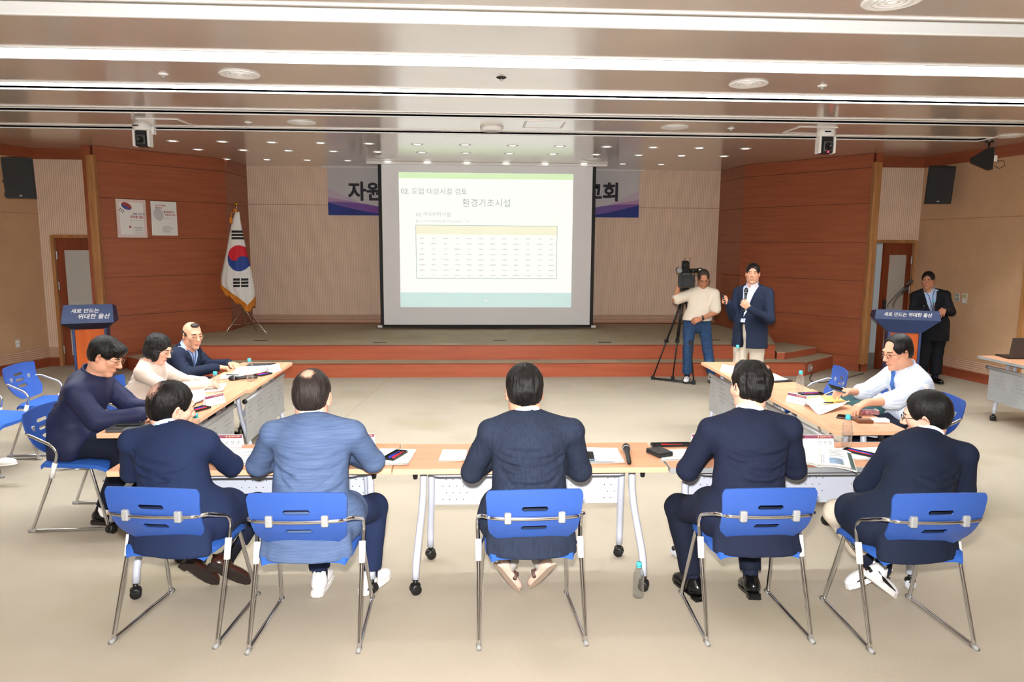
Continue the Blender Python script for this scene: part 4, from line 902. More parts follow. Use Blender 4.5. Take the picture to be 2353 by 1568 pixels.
# gooseneck microphones on the attended lectern
for k, (a, b, c_) in enumerate((((2040, 700), (2062, 673), (2082, 656)), ((2052, 700), (2058, 684), (2072, 673)))):
    P3 = [Vector(ony(*q, 9.42)) for q in (a, b, c_)]; t = thing('gooseneck_microphone', ('long thin' if k == 0 else 'short')+' black gooseneck microphone rising from the attended lectern', 'microphone', tuple(P3[0]), 0)
    pts = [P3[0].lerp(P3[1], u).lerp(P3[1].lerp(P3[2], u), u)-P3[0] for u in [i/8 for i in range(9)]]; pts = [Vector((0, 0, -.04))]+pts
    MB().tube(pts, .006, 8).build('gooseneck', m_black, t, True); d = (pts[-1]-pts[-2]).normalized(); MB().tube([pts[-1], pts[-1]+d*.03, pts[-1]+d*.1, pts[-1]+d*.11], [.012, .02, .022, .012], 10).build('windscreen', m_blackm, t, True)
p = ony(2143, 705, 9.42); o = dup(b0, (p[0], p[1], lz-.06)); o['label'] = 'small aqua-capped bottle standing on the attended lectern'; o.scale = (.9, .9, .9)
# ------------------------------------------------------------------ speakers, antenna, ceiling cameras, plates
def speaker(c4, Y, rz, label, s):
    P4 = [Vector(ony(*k, Y)) for k in c4]; c_ = sum(P4, Vector())/4; w_ = ((P4[1]-P4[0]).length+(P4[2]-P4[3]).length)/2; h_ = ((P4[0]-P4[3]).length+(P4[1]-P4[2]).length)/2
    t = thing('wall_loudspeaker', label, 'loudspeaker', tuple(c_), rz); tilt = RX(D(10))
    a = []
    for (yy, sc_) in ((-.0, 1.), (.26, .62)):
        for x, z in ((-1, -1), (1, -1), (1, 1), (-1, 1)): a.append(tilt @ Vector((x*w_/2*sc_, yy, z*h_/2)))
    MB().add(a, [(0, 1, 2, 3), (7, 6, 5, 4)]+[(i, (i+1) % 4, 4+(i+1) % 4, 4+i)[::-1] for i in range(4)]).build('cabinet', m_black, t)
    MB().box(tilt @ Vector((0, -.006, 0)), (w_*.94, .012, h_*.95), tilt, bev=.004).build('grille', m_blackm, t); MB().box(tilt @ Vector((0, -.014, -h_*.43)), (.03, .004, .014), tilt).build('badge', m_greym, t)
    for z in (-.2, .22): MB().box((s*.1, .3, z), (.3, .06, .05), RZ(s*.5)).build('wall_bracket', m_black, t)
    MB().tube([(s*.1, .2, .1), (s*.24, .26, -.02), (s*.2, .36, -.12)], .006, 6).build('cable', m_black, t, True)
speaker(((12, 358), (78, 370), (73, 460), (12, 452)), 10.2, D(22), 'large black loudspeaker on the wall above the empty blue chairs', -1)
speaker(((2131, 387), (2186, 380), (2188, 466), (2134, 471)), 10.25, D(-18), 'large black loudspeaker high on the wall above the lectern man', 1)
ap = ony(2260, 370, 9.3); t = thing('paddle_antenna', 'black paddle-shaped antenna hanging from the ceiling near the loudspeaker', 'antenna', (ap[0], ap[1], ap[2]), D(-10))
pl = [(-.16, -.02), (-.16, .04), (.03, .16), (.12, .18), (.12, -.11), (.06, -.12)]
v = [(x, -.012, z) for x, z in pl]+[(x, .012, z) for x, z in pl]; n = len(pl); MB().add(v, [tuple(range(n)), tuple(range(2*n-1, n-1, -1))]+[(i, n+i, n+(i+1) % n, (i+1) % n) for i in range(n)]).build('paddle', m_blackm, t)
MB().tube([(.05, 0, .12), (.05, 0, ZC-ap[2])], .012, 8).build('drop_rod', m_black, t, True); MB().lathe([(.05, 0), (.05, -.015), (0, -.015)], (.05, 0, ZC-ap[2]), 14).build('ceiling_plate', m_black, t)
MB().box((.14, 0, .03), (.04, .04, .08), bev=.005).build('connector', m_white, t); MB().tube([(.16, 0, 0), (.25, 0, .0), (.27, 0, -.06), (.2, 0, -.1), (.14, 0, -.06)], .004, 6).build('cable', m_black, t, True); MB().tube([(.13, 0, .06), (.12, 0, ZC-ap[2])], .004, 6).build('cable', m_greym, t, True)
def ptz(px, pb, label, led):
    a = onz(*px, ZC); Y = a[1]; b = ony(*pb, Y); H_ = ZC-b[2]; r = H_*.37
    t = thing('ceiling_camera', label, 'camera', (a[0], Y, ZC), 0)
    MB().lathe([(0, -H_*.27), (r, -H_*.27), (r*1.04, -H_*.2), (r*1.04, -H_*.02), (r, 0)], n=24).build('base_housing', m_white, t, True)
    MB().box((r*.9, .06, -H_*.22), (.07, .08, H_*.36), bev=.01).build('cable_cover', m_white, t)
    for s in (-1, 1): MB().box((s*r*.86, 0, -H_*.62), (r*.28, r*1.2, H_*.72), bev=r*.12).build('yoke_arm', m_white, t)
    MB().box((0, .02, -H_*.62), (r*1.5, r*1.2, H_*.7), bev=r*.15).build('head_shell', m_blackm, t)
    MB().box((0, -r*.55, -H_*.68), (r*1.0, r*.3, H_*.4), bev=r*.08).build('head', M('camera_grey', '#4b4b4d', .4), t)
    MB().lathe([(r*.42, 0), (r*.42, .02), (r*.36, .024), (r*.3, .012), (0, .01)], (0, -r*.7, -H_*.70), 20, RX(PI/2)).build('lens', m_black, t, True)
    MB().box((-r*.3, -r*1.02, -H_*.1), (r*.7, .012, H_*.05)).build('slot', m_darkslot, t)
    if led: MB().lathe([(0, 0), (.008, 0), (.008, .01), (0, .01)], (0, -r*.72, -H_*.93), 10, RX(PI/2)).build('tally_light', M('red_led', (1, .02, .05, 1), .4, emit=6.), t)
ptz((326, 286), (328, 339), 'white and black remote ceiling camera above the two posters', False); ptz((1899, 300), (1900, 355), 'white and black remote ceiling camera with red tally light above the open door side', True)
def plate(pt, rz, w_, h_, label, fn):
    t = thing('wall_plate', label, 'wall plate', pt, rz); MB().box((0, -.005, 0), (w_, .01, h_), bev=.002).build('plate', m_plate, t); fn(t)
m_plate = M('plate_ivory', '#c9c7be', .4)
pt = onpl(40, 790, tuple(CL), (1, -SLL, 0)); plate(tuple(pt), math.atan2(1, SLL), .075, .12, 'white double socket low on the side wall behind the empty chairs', lambda t: [MB().box((0, -.012, z), (.045, .006, .04), bev=.002).build('socket', m_white, t) for z in (-.025, .025)])
for px, lb, k in (((2200, 683), 'grey switch plate with four rocker switches beside the lectern man', 0), ((2217, 686), 'grey control plate with a yellow-green label beside the switch plate', 1)):
    pt = onpl(*px, tuple(CR_), (1, SLR, 0)); rz = math.atan2(-1, SLR)
    plate(tuple(pt), rz, .09, .12 if k == 0 else .15, lb, (lambda t: [MB().box((x, -.012, z), (.03, .006, .045), bev=.002).build('rocker_switch', M('switch_grey', '#8b8a84', .4), t) for x in (-.02, .02) for z in (-.03, .03)]) if k == 0 else (lambda t: (MB().box((0, -.011, .035), (.05, .003, .03)).build('label_strip', M('lime_label', '#b9b84c', .5), t), [MB().box((0, -.012, -.02-.03*q), (.05, .005, .02)).build('button', m_white, t) for q in range(2)])))
# laptop on the far right table
lp = onz(2325, 822, TZ); t = thing('laptop', 'open black laptop with its lid towards the room, on the grey-edged table', 'laptop', (lp[0]+.06, lp[1]-.12, TZ), D(-6))
MB().box((0, .12, .01), (.36, .24, .018), bev=.004).build('base', m_black, t); MB().box((0, -.02, .125), (.36, .012, .235), RX(D(10)), bev=.004).build('lid', M('laptop_lid', '#2b2828', .4), t)
# cables on the floor
def cable(label, pts, r=.006, z=.008):
    P = [Vector(p) for p in pts]; c_ = P[0].copy(); tag(MB().tube(rnd([p-c_ for p in P], .15, 5), r, 6).build('floor_cable', m_black, None, True, loc=tuple(c_)), label, 'cable')
cable('black cable looping from the stage socket across the floor', [Vector(onz(*q, .008)) for q in ((1868, 858), (1860, 868), (1862, 876), (1885, 880), (1930, 873), (1985, 858))]); cable('thin black cable along the floor by the lectern', [Vector(onz(*q, .008)) for q in ((1945, 893), (1990, 898), (2010, 893), (2035, 860))])
# green jacket draped over the bag on the chair beside the striped-shirt man
# ------------------------------------------------------------------ people: smooth-blended solids turned into one mesh each
def vec(*a): return np.array(a, float)
def axis(lo, hi, base, fine=()):
    """1-D grid coordinates: spacing base, finer inside the given (a, b, step) intervals"""
    pts = [lo]; 
    while pts[-1] < hi:
        x = pts[-1]; st = base
        for a, b, s in fine:
            if a-.02 <= x <= b: st = min(st, s)
        pts.append(x+st)
    return np.array(pts, np.float32)
class Solid:
    def __init__(s, xs, ys, zs): s.ax = (xs, ys, zs); s.S = np.full((len(xs), len(ys), len(zs)), .2, np.float32)
    def _sl(s, lo, hi):
        out = []
        for a, l, h in zip(s.ax, lo, hi):
            i = max(0, np.searchsorted(a, l)-1); j = min(len(a), np.searchsorted(a, h)+1)
            if j-i < 2: return None
            out.append(slice(i, j))
        return tuple(out)
    def _g(s, sl): x, y, z = [a[q] for a, q in zip(s.ax, sl)]; return x[:, None, None], y[None, :, None], z[None, None, :]
    def put(s, sl, d, k, op):
        A = s.S[sl]
        if op == 'add':
            h = np.maximum(k-np.abs(A-d), 0)/k if k else 0; s.S[sl] = np.minimum(A, d)-h*h*k*.25
        else:
            d = -d if op == 'sub' else d; h = np.maximum(k-np.abs(A-d), 0)/k if k else 0; s.S[sl] = np.maximum(A, d)+h*h*k*.25
    def cone(s, a, b, ra, rb, k=.03, sq=None, op='add'):
        """tapered capsule; sq = (unit axis, factor) flattens the cross-section along that axis"""
        a, b = np.array(a, float), np.array(b, float); m = max(ra, rb)+k+.03; sl = s._sl(np.minimum(a, b)-m, np.maximum(a, b)+m)
        if sl is None: return s
        x, y, z = s._g(sl); px, py, pz = x-a[0], y-a[1], z-a[2]; ba = b-a; f = 1.
        if sq:
            n, f = np.array(sq[0], float), sq[1]; q = (px*n[0]+py*n[1]+pz*n[2])*(1/f-1); px, py, pz = px+q*n[0], py+q*n[1], pz+q*n[2]; ba = ba+n*(ba@n)*(1/f-1)
        t = np.clip((px*ba[0]+py*ba[1]+pz*ba[2])/max(ba@ba, 1e-9), 0, 1)
        d = np.sqrt((px-t*ba[0])**2+(py-t*ba[1])**2+(pz-t*ba[2])**2)-(ra+(rb-ra)*t); s.put(sl, (d*(f+1)/2).astype(np.float32), k, op); return s
    def ell(s, c, r, R=None, k=.02, op='add'):
        c = np.array(c, float); r = np.array(r, float); m = r.max()+k+.02; sl = s._sl(c-m, c+m)
        if sl is None: return s
        x, y, z = s._g(sl); P = [x-c[0], y-c[1], z-c[2]]
        if R is not None: R = np.array(R); P = [R[0, i]*P[0]+R[1, i]*P[1]+R[2, i]*P[2] for i in range(3)]
        k0 = np.sqrt((P[0]/r[0])**2+(P[1]/r[1])**2+(P[2]/r[2])**2); k1 = np.sqrt((P[0]/r[0]**2)**2+(P[1]/r[1]**2)**2+(P[2]/r[2]**2)**2)
        s.put(sl, (k0*(k0-1)/np.maximum(k1, 1e-6)).astype(np.float32), k, op); return s
    def box(s, c, h, rd=.01, R=None, k=.01, op='add'):
        c = np.array(c, float); m = float(np.linalg.norm(h))+k+.02; sl = s._sl(c-m, c+m)
        if sl is None: return s
        x, y, z = s._g(sl); P = [x-c[0], y-c[1], z-c[2]]
        if R is not None: R = np.array(R); P = [R[0, i]*P[0]+R[1, i]*P[1]+R[2, i]*P[2] for i in range(3)]
        q = [np.abs(P[i])-(h[i]-rd) for i in range(3)]; d = np.sqrt(sum(np.maximum(v, 0)**2 for v in q))+np.minimum(np.maximum(np.maximum(q[0], q[1]), q[2]), 0)-rd
        s.put(sl, d.astype(np.float32), k, op); return s
    def half(s, p, n, k=.01, lo=None, hi=None):
        """keep only the side of the plane that n points away from"""
        sl = s._sl(lo, hi) if lo is not None else (slice(None),)*3
        x, y, z = s._g(sl); n = np.array(n, float); n /= np.linalg.norm(n); d = (x-p[0])*n[0]+(y-p[1])*n[1]+(z-p[2])*n[2]; s.put(sl, (d+0*s.S[sl]).astype(np.float32), k, 'int'); return s
    def fn(s, f, op='sub', k=.01, lo=None, hi=None):
        sl = s._sl(lo, hi) if lo is not None else (slice(None),)*3
        x, y, z = s._g(sl); s.put(sl, (f(x, y, z)+0*s.S[sl]).astype(np.float32), k, op); return s
    def mesh(s):
        S = s.S; S[0] = S[-1] = .1; S[:, 0] = S[:, -1] = .1; S[:, :, 0] = S[:, :, -1] = .1
        I = S < 0; nx, ny, nz = [n-1 for n in S.shape]
        cnt = np.zeros((nx, ny, nz), np.int8)
        cs = [(i, j, k) for i in (0, 1) for j in (0, 1) for k in (0, 1)]
        for i, j, k in cs: cnt += I[i:i+nx, j:j+ny, k:k+nz]
        ci = np.argwhere((cnt > 0) & (cnt < 8))
        if len(ci) == 0: return np.zeros((0, 3)), []
        idx = np.full((nx, ny, nz), -1, np.int32); idx[tuple(ci.T)] = np.arange(len(ci))
        acc = np.zeros((len(ci), 3)); num = np.zeros(len(ci)); crd = [a.astype(float) for a in s.ax]
        for a in range(3):
            for u in (0, 1):
                for v in (0, 1):
                    o = [0, 0, 0]; o[(a+1) % 3] = u; o[(a+2) % 3] = v; p = ci+o; q = p.copy(); q[:, a] += 1
                    sa = S[tuple(p.T)].astype(float); sb = S[tuple(q.T)].astype(float); m = (sa < 0) != (sb < 0); t = sa/np.where(sa == sb, 1, sa-sb)
                    P = np.stack([crd[k][p[:, k]] for k in range(3)], 1); Q = np.stack([crd[k][q[:, k]] for k in range(3)], 1)
                    acc[m] += (P+(Q-P)*t[:, None])[m]; num[m] += 1
        V = acc/num[:, None]; F = []
        for a in range(3):
            b, c = (a+1) % 3, (a+2) % 3; sl0 = [slice(None)]*3; sl1 = [slice(None)]*3; sl0[a] = slice(0, -1); sl1[a] = slice(1, None)
            A, B = I[tuple(sl0)], I[tuple(sl1)]; e = np.argwhere(A != B); e = e[(e[:, b] > 0) & (e[:, c] > 0) & (e[:, b] < S.shape[b]-1) & (e[:, c] < S.shape[c]-1)]
            ins = A[tuple(e.T)]; def_ = []
            for db, dc in ((-1, -1), (0, -1), (0, 0), (-1, 0)):
                w_ = e.copy(); w_[:, b] += db; w_[:, c] += dc; def_.append(idx[tuple(w_.T)])
            Q = np.stack(def_, 1); Q[~ins] = Q[~ins][:, ::-1]; F.append(Q)
        F = np.concatenate(F); return V, F[(F >= 0).all(1)]
def vnoise(P, sc=(1, 1, 1), seed=0):
    """lattice value noise in -1..1 at points P"""
    p = P*np.array(sc)+seed*17.31; i = np.floor(p).astype(np.int64); f = p-i; f = f*f*(3-2*f); o = 0
    for a in (0, 1):
        for b in (0, 1):
            for c in (0, 1):
                h = ((i[:, 0]+a)*73856093) ^ ((i[:, 1]+b)*19349663) ^ ((i[:, 2]+c)*83492791); h = (h*2654435761) & 0xffffffff; h = ((h ^ (h >> 15))*2246822519) & 0xffffffff; r = (h & 0xffff)/32768.-1
                o = o+r*(f[:, 0] if a else 1-f[:, 0])*(f[:, 1] if b else 1-f[:, 1])*(f[:, 2] if c else 1-f[:, 2])
    return o
def vnormals(V, F):
    n = np.zeros_like(V); a = V[F[:, 2]]-V[F[:, 0]]; b = V[F[:, 3]]-V[F[:, 1]]; c = np.cross(a, b)
    for k in range(4): np.add.at(n, F[:, k], c)
    return n/np.maximum(np.linalg.norm(n, axis=1), 1e-12)[:, None]
def relax(V, F, it=1, w=.5):
    for _ in range(it):
        s = np.zeros_like(V); c = np.zeros(len(V))
        for k in range(4): np.add.at(s, F[:, k], V[F[:, (k+1) % 4]]+V[F[:, k-1]]); np.add.at(c, F[:, k], 2)
        V = V*(1-w)+s/np.maximum(c, 1)[:, None]*w
    return V
def creased(V, F, folds=0., fs=(9, 9, 14), creases=(), seed=0, iters=1, flat=(), fw=None, sd=None, org=None):
    V = relax(V, F, iters); n = vnormals(V, F); d = np.zeros(len(V))
    if len(flat):                                    # folds drawn on the back of a garment: (x0, z0, x1, z1, depth, width)
        bk = np.clip(-(n@fw)*2.2-.3, 0, 1); X = (V-org)@sd; Z = V[:, 2]
        for x0, z0, x1, z1, dep, wd in flat:
            ax, az = x1-x0, z1-z0; tq = np.clip(((X-x0)*ax+(Z-z0)*az)/max(ax*ax+az*az, 1e-9), 0, 1); sg = (X-x0)*(-az)+(Z-z0)*ax; r = np.hypot(X-x0-tq*ax, Z-z0-tq*az+.010*np.sin(tq*PI)); e = np.sin(PI*np.clip(tq, .03, .97))**.6
            d += bk*e*dep*(-np.exp(-(r/wd)**2)+.6*np.exp(-((r-1.8*wd)/wd)**2)*(sg > 0))
    if folds: d += folds*(vnoise(V, fs, seed)+.5*vnoise(V, tuple(2.1*k for k in fs), seed+3))
    for (a, b, dep, wd) in creases:
        a, b = np.array(a, float), np.array(b, float); ba = b-a; t = np.clip(((V-a)@ba)/max(ba@ba, 1e-9), 0, 1); r = np.linalg.norm(V-a-t[:, None]*ba, axis=1); e = np.sin(PI*np.clip(t, .02, .98))**.5
        d += e*dep*(-np.exp(-(r/wd)**2)+.45*np.exp(-((r-1.9*wd)/wd)**2))
    return V+n*d[:, None]
def nmesh(name, V, F, mat, parent, tint=None):
    me = bpy.data.meshes.new(name); me.vertices.add(len(V)); me.vertices.foreach_set('co', np.asarray(V, np.float32).ravel()); n = len(F)
    me.loops.add(n*4); me.loops.foreach_set('vertex_index', np.asarray(F, np.int32).ravel()); me.polygons.add(n); me.polygons.foreach_set('loop_start', np.arange(0, 4*n, 4, dtype=np.int32)); me.polygons.foreach_set('loop_total', np.full(n, 4, np.int32))
    me.polygons.foreach_set('use_smooth', np.ones(n, bool)); me.materials.append(mat)
    if tint is not None: at = me.attributes.new('tint', 'FLOAT', 'POINT'); at.data.foreach_set('value', tint.astype(np.float32))
    me.update(); me.validate(); return newobj(name, me, parent)
# ---- materials of people
def skin_mat(name, c, c2='#a85f4c'):
    m = M(name, c, .55, sss=.12); nt = m.node_tree; b = nt.nodes['Principled BSDF']; at = N(nt, 'ShaderNodeAttribute', attribute_name='tint'); mx = N(nt, 'ShaderNodeMix', data_type='RGBA')
    tc = N(nt, 'ShaderNodeTexCoord'); nz = N(nt, 'ShaderNodeTexNoise', i_Scale=40., i_Detail=3.); nt.links.new(tc.outputs['Object'], nz.inputs['Vector'])
    ad = N(nt, 'ShaderNodeMath', operation='MULTIPLY_ADD'); nt.links.new(nz.outputs[0], ad.inputs[0]); ad.inputs[1].default_value = .16; nt.links.new(at.outputs['Fac'], ad.inputs[2])
    nt.links.new(ad.outputs[0], mx.inputs[0]); mx.inputs[6].default_value = C(c); mx.inputs[7].default_value = C(c2); nt.links.new(mx.outputs[2], b.inputs['Base Color']); return m
sk1 = skin_mat('skin_warm', '#d9a386'); sk2 = skin_mat('skin_fair', '#e3b39c'); sk3 = skin_mat('skin_tan', '#b98062', '#8e5543')
def hair_mat(name, c, c2, thin=None):
    m = M(name, c, .42, spec=.28); nt = m.node_tree; b = nt.nodes['Principled BSDF']; L = nt.links.new
    sv = N(nt, 'ShaderNodeAttribute', attribute_name='strand'); nz = N(nt, 'ShaderNodeTexNoise', i_Scale=7., i_Detail=4., i_Distortion=.35); L(sv.outputs['Vector'], nz.inputs['Vector'])
    cr = N(nt, 'ShaderNodeValToRGB'); cr.color_ramp.elements[0].position = .38; cr.color_ramp.elements[1].position = .72; cr.color_ramp.elements[0].color = C(c); cr.color_ramp.elements[1].color = C(c2); L(nz.outputs[0], cr.inputs[0]); src = cr.outputs[0]
    bp = N(nt, 'ShaderNodeBump', i_Strength=.55, i_Distance=.006); L(nz.outputs[0], bp.inputs['Height']); L(bp.outputs[0], b.inputs['Normal'])
    if thin:
        at = N(nt, 'ShaderNodeAttribute', attribute_name='tint'); a1 = N(nt, 'ShaderNodeMath', operation='ADD'); L(nz.outputs[0], a1.inputs[0]); L(at.outputs['Fac'], a1.inputs[1])
        c3 = N(nt, 'ShaderNodeValToRGB'); c3.color_ramp.elements[0].position = .86; c3.color_ramp.elements[1].position = 1.0; L(a1.outputs[0], c3.inputs[0])
        mx = N(nt, 'ShaderNodeMix', data_type='RGBA'); L(c3.outputs[0], mx.inputs[0]); L(src, mx.inputs[6]); mx.inputs[7].default_value = C(thin); src = mx.outputs[2]
    L(src, b.inputs['Base Color']); return m
h_black = hair_mat('hair_black', '#080707', '#181414'); h_thin = hair_mat('hair_thinning', '#080707', '#181414', '#b78f7f'); h_grey = hair_mat('hair_dark_grey', '#231d1a', '#4a3f38')
def cloth(name, c, c2, sc=180, rough=.85, st=(1, 1, 1), b=.12): return M(name, c, rough, col2=c2, scale=sc, stretch=st, contrast=(.3, .7), bump=b, bscale=sc*3, spec=.25)
def striped(name, c1, c2, per):
    m = M(name, c1, .85, spec=.25); nt = m.node_tree; L = nt.links.new; b = nt.nodes['Principled BSDF']; at = N(nt, 'ShaderNodeAttribute', attribute_name='stripe')
    mu = N(nt, 'ShaderNodeMath', operation='MULTIPLY'); mu.inputs[1].default_value = 2*PI/per; L(at.outputs['Fac'], mu.inputs[0]); sn = N(nt, 'ShaderNodeMath', operation='SINE'); L(mu.outputs[0], sn.inputs[0])
    cr = N(nt, 'ShaderNodeValToRGB'); cr.color_ramp.elements[0].position = .3; cr.color_ramp.elements[1].position = .9; cr.color_ramp.elements[0].color = C(c1); cr.color_ramp.elements[1].color = C(c2); L(sn.outputs[0], cr.inputs[0]); L(cr.outputs[0], b.inputs['Base Color']); return m
c_navy = cloth('navy_suit', '#17223f', '#1c2848'); c_navy2 = cloth('dark_navy_suit', '#161c30', '#1b2138'); c_char = cloth('charcoal_navy_suit', '#1e2536', '#262f42', 90, st=(1, 1, .12)); c_blz = cloth('navy_blazer', '#121a2c', '#172035'); c_linen = cloth('blue_grey_linen', '#44567a', '#566889', 90, st=(.08, .15, 2.0), b=.1)
c_zip = cloth('dark_zip_jacket', '#1b1f3c', '#212645', rough=.6); c_beige = cloth('beige_jacket', '#cbb9ab', '#d3c2b5'); c_dark = cloth('dark_trousers', '#0f1424', '#141a2c'); c_chino = cloth('light_chinos', '#cfc4b2', '#d8cdbd'); c_jean = cloth('blue_jeans', '#1f3454', '#2e496e', 25); c_polo = cloth('cream_polo', '#ded2c0', '#e4d9c8', 60)
c_blueshirt = cloth('light_blue_shirt', '#a9bfe0', '#b2c6e4'); c_whiteshirt = cloth('white_shirt', '#e9ebf2', '#f1f3f8'); c_linenpants = cloth('dark_blue_trousers', '#1b2746', '#212d4e')
c_stripe = striped('striped_shirt', '#cfdcf2', '#f4f6fb', .03); c_tie = cloth('blue_tie', '#3d68b0', '#4571b8'); c_lan = M('lanyard_navy', '#3a4a78', .6); c_black = cloth('black_cloth', '#0c0d12', '#111219')
m_eye = M('eye_dark', '#1a1210', .2); m_brow = M('eyebrow', '#1d1614', .8); m_glass = M('spectacle_frame', '#1a1614', .3, .3); m_glassg = M('spectacle_gold', '#8c7a5a', .3, .8); m_lens = M('spectacle_lens', (.98, .98, 1, 1), .02, trans=1., ior=1.02)
m_shoeb = M('black_shoe_leather', '#0b0b0c', .22); m_shoebr = M('brown_shoe_leather', '#3a1d14', .3); m_solew = M('white_sole', '#ecebe8', .6); m_sneak = M('white_sneaker', '#e9e9ea', .55, bump=.1, bscale=200); m_soleb = M('dark_sole', '#2a201c', .7); m_sock = cloth('dark_sock', '#15182a', '#1c2036'); m_beigeshoe = M('beige_sandal', '#d6bfae', .6)
# ---- one figure
def unit(v): v = np.array(v, float); return v/max(np.linalg.norm(v), 1e-9)
def hand_prims(s, W, d, n, side, curl=.5, sc=1., spread=.12, thumb=.6):
    """palm, four jointed fingers, thumb. W wrist, d direction of the hand, n palm normal (side the fingers curl to), side = thumb side"""
    d = unit(d); n = np.array(n, float); n = unit(n-d*(n@d)); t = np.cross(n, d)*side           # t points to the thumb
    fl = (.072, .080, .075, .058)
    s.cone(W-d*.02, W+d*.03*sc, .024*sc, .024*sc, .02, (n, .7))
    for i in range(4):
        o = (1.5-i)*.0195*sc; kn = W+d*(.088-.006*abs(i-1.2))*sc+t*o; s.cone(W+d*.015*sc+t*o*.5, kn, .015*sc, .0125*sc, .014)
        a = .25+curl*.9; b = .35+curl*1.25; dd = unit(d*math.cos(a)+n*math.sin(a)+t*spread*(1.5-i)/1.5); p1 = kn+dd*fl[i]*.52*sc; d2 = unit(dd*math.cos(b)+n*math.sin(b)*.9); p2 = p1+d2*fl[i]*.5*sc
        s.cone(kn, p1, .0105*sc, .0092*sc, .005); s.cone(p1, p2, .0092*sc, .0075*sc, .004)
    tb = W+d*.02*sc+t*.022*sc; t1 = tb+unit(d*.75+t*.75*thumb+n*.35)*.045*sc; t2 = t1+unit(d*1.+t*.15+n*.45*(curl+.3))*.036*sc
    s.cone(tb, t1, .0155*sc, .0125*sc, .014); s.cone(t1, t2, .0118*sc, .0095*sc, .005)
    c_ = W+d*.08*sc; return c_-.11*sc, c_+.11*sc
def front(S, p, d, lift=.004):
    """first point of the solid met when coming in along -d towards p"""
    p = np.array(p, float); 
    for q in np.arange(.34, -.1, -.004):
        c = p+d*q; i = [int(np.clip(np.searchsorted(a, v), 0, len(a)-1)) for a, v in zip(S.ax, c)]
        if S.S[tuple(i)] < .002: return c+d*lift
    return p
def figure(label, loc, rz, J, look, group='people in the meeting'):
    """J: joints in the figure's own frame (+y = facing); look: clothes"""
    t = thing('person', label, 'person', loc, rz, None)
    G = lambda k: np.array(J[k], float); g = look.get('girth', 1.); sk = look.get('skin', sk1)
    pel, wai, che, nek, hd = G('pelvis'), G('waist'), G('chest'), G('neck'), G('head'); yw, pt, rl = [math.radians(a) for a in J.get('hrot', (0, 0, 0))]; hs = look.get('head', 1.)
    R = np.array((RZ(yw) @ RX(pt) @ RY(rl))); H = lambda x, y, z: hd+R@(np.array((x, y, z))*hs)
    ty = math.radians(J.get('tyaw', 0)); fw = vec(-math.sin(ty), math.cos(ty), 0); sd = vec(math.cos(ty), math.sin(ty), 0); up = unit(che-wai); fwt = unit(fw-up*(fw@up))
    sh = [G('shL'), G('shR')]; el = [G('elL'), G('elR')]; wr = [G('wrL'), G('wrR')]; hip = [pel-sd*.095*g, pel+sd*.095*g]; kn = [G('knL'), G('knR')]; an = [G('anL'), G('anR')]; hD = [G('hdL'), G('hdR')] if 'hdL' in J else None
    vis = look.get('hands', (True, True)); base = look.get('res', .0085)
    # ---------- body: head, neck, trunk, limbs and hands as one surface
    lo = np.min([pel-.2, hd-.16]+sh+el+wr+kn+an, 0)-.14; hi = np.max([pel+.2, hd+.16]+sh+el+wr+kn+an, 0)+.16
    fine = [[(hd[i]-.125*hs, hd[i]+.14*hs, .0052 if look.get('face', True) else .008)] for i in range(3)]
    if hD:
        for k in (0, 1):
            if vis[k]:
                c_ = wr[k]+unit(hD[k])*.08
                for i in range(3): fine[i].append((c_[i]-.09, c_[i]+.09, .0062))
    B = Solid(*[axis(lo[i], hi[i], .019, fine[i]) for i in range(3)])
    B.cone(wai, che, .115*g, .125*g, .04, (fwt, .66)); B.cone(pel, wai, .125*g, .112*g, .05, (fwt, .75)); B.cone(sh[0], sh[1], .045, .045, .05)
    for k in (0, 1):
        B.cone(sh[k], el[k], .046, .038, .03); B.cone(el[k], wr[k], .038, .026, .02); B.cone(hip[k], kn[k], .072, .05, .03); B.cone(kn[k], an[k], .048, .034, .02); fq = unit(G('ftL' if k == 0 else 'ftR')); uq = unit(vec(0, 0, 1)-fq*fq[2]); B.cone(an[k], an[k]-uq*.05+fq*.02, .03, .024, .02); B.cone(an[k]-uq*.05-fq*.02, an[k]-uq*.056+fq*.085, .024, .018, .02)
    nb = H(0, -.022, -.055)
    B.cone(nek-vec(0, 0, .03), nb, .0625*hs**.5, .060*hs, .03)
    for k in (0, 1): B.cone(nek-vec(0, 0, .02), (nek+sh[k])/2+vec(0, 0, -.025), .046, .036, .05)
    E = lambda c, r, k=.012, op='add', Rm=None: B.ell(H(*c), np.array(r)*hs, R if Rm is None else R@Rm, k, op)
    E((0, -.014, .032), (.073, .093, .086), .03); E((0, .022, -.034), (.057, .064, .084), .03); E((0, .064, -.104), (.024, .020, .018), .028)
    for s in (-1, 1): E((s*.038, .058, -.014), (.024, .020, .022), .025); E((s*.048, .0, -.062), (.02, .04, .034), .025)
    E((0, .080, .030), (.046, .014, .013), .02); B.cone(H(0, .084, .016), H(0, .109, -.027), .008*hs, .0125*hs, .012); 
    for s in (-1, 1): E((s*.0125, .097, -.031), (.0095, .011, .0085), .008); E((s*.031, .104, .008), (.017, .017, .011), .012, 'sub'); E((s*.031, .079, .004), (.015, .011, .010), .008)
    E((0, .084, -.064), (.023, .011, .0058), .007); E((0, .081, -.0745), (.018, .011, .0065), .007)
    for s in (-1, 1): E((s*.0785, -.008, -.006), (.0085, .020, .033), .006, 'add', np.array(RZ(-s*.45))); E((s*.0845, -.002, -.002), (.006, .010, .018), .004, 'sub', np.array(RZ(-s*.45)))
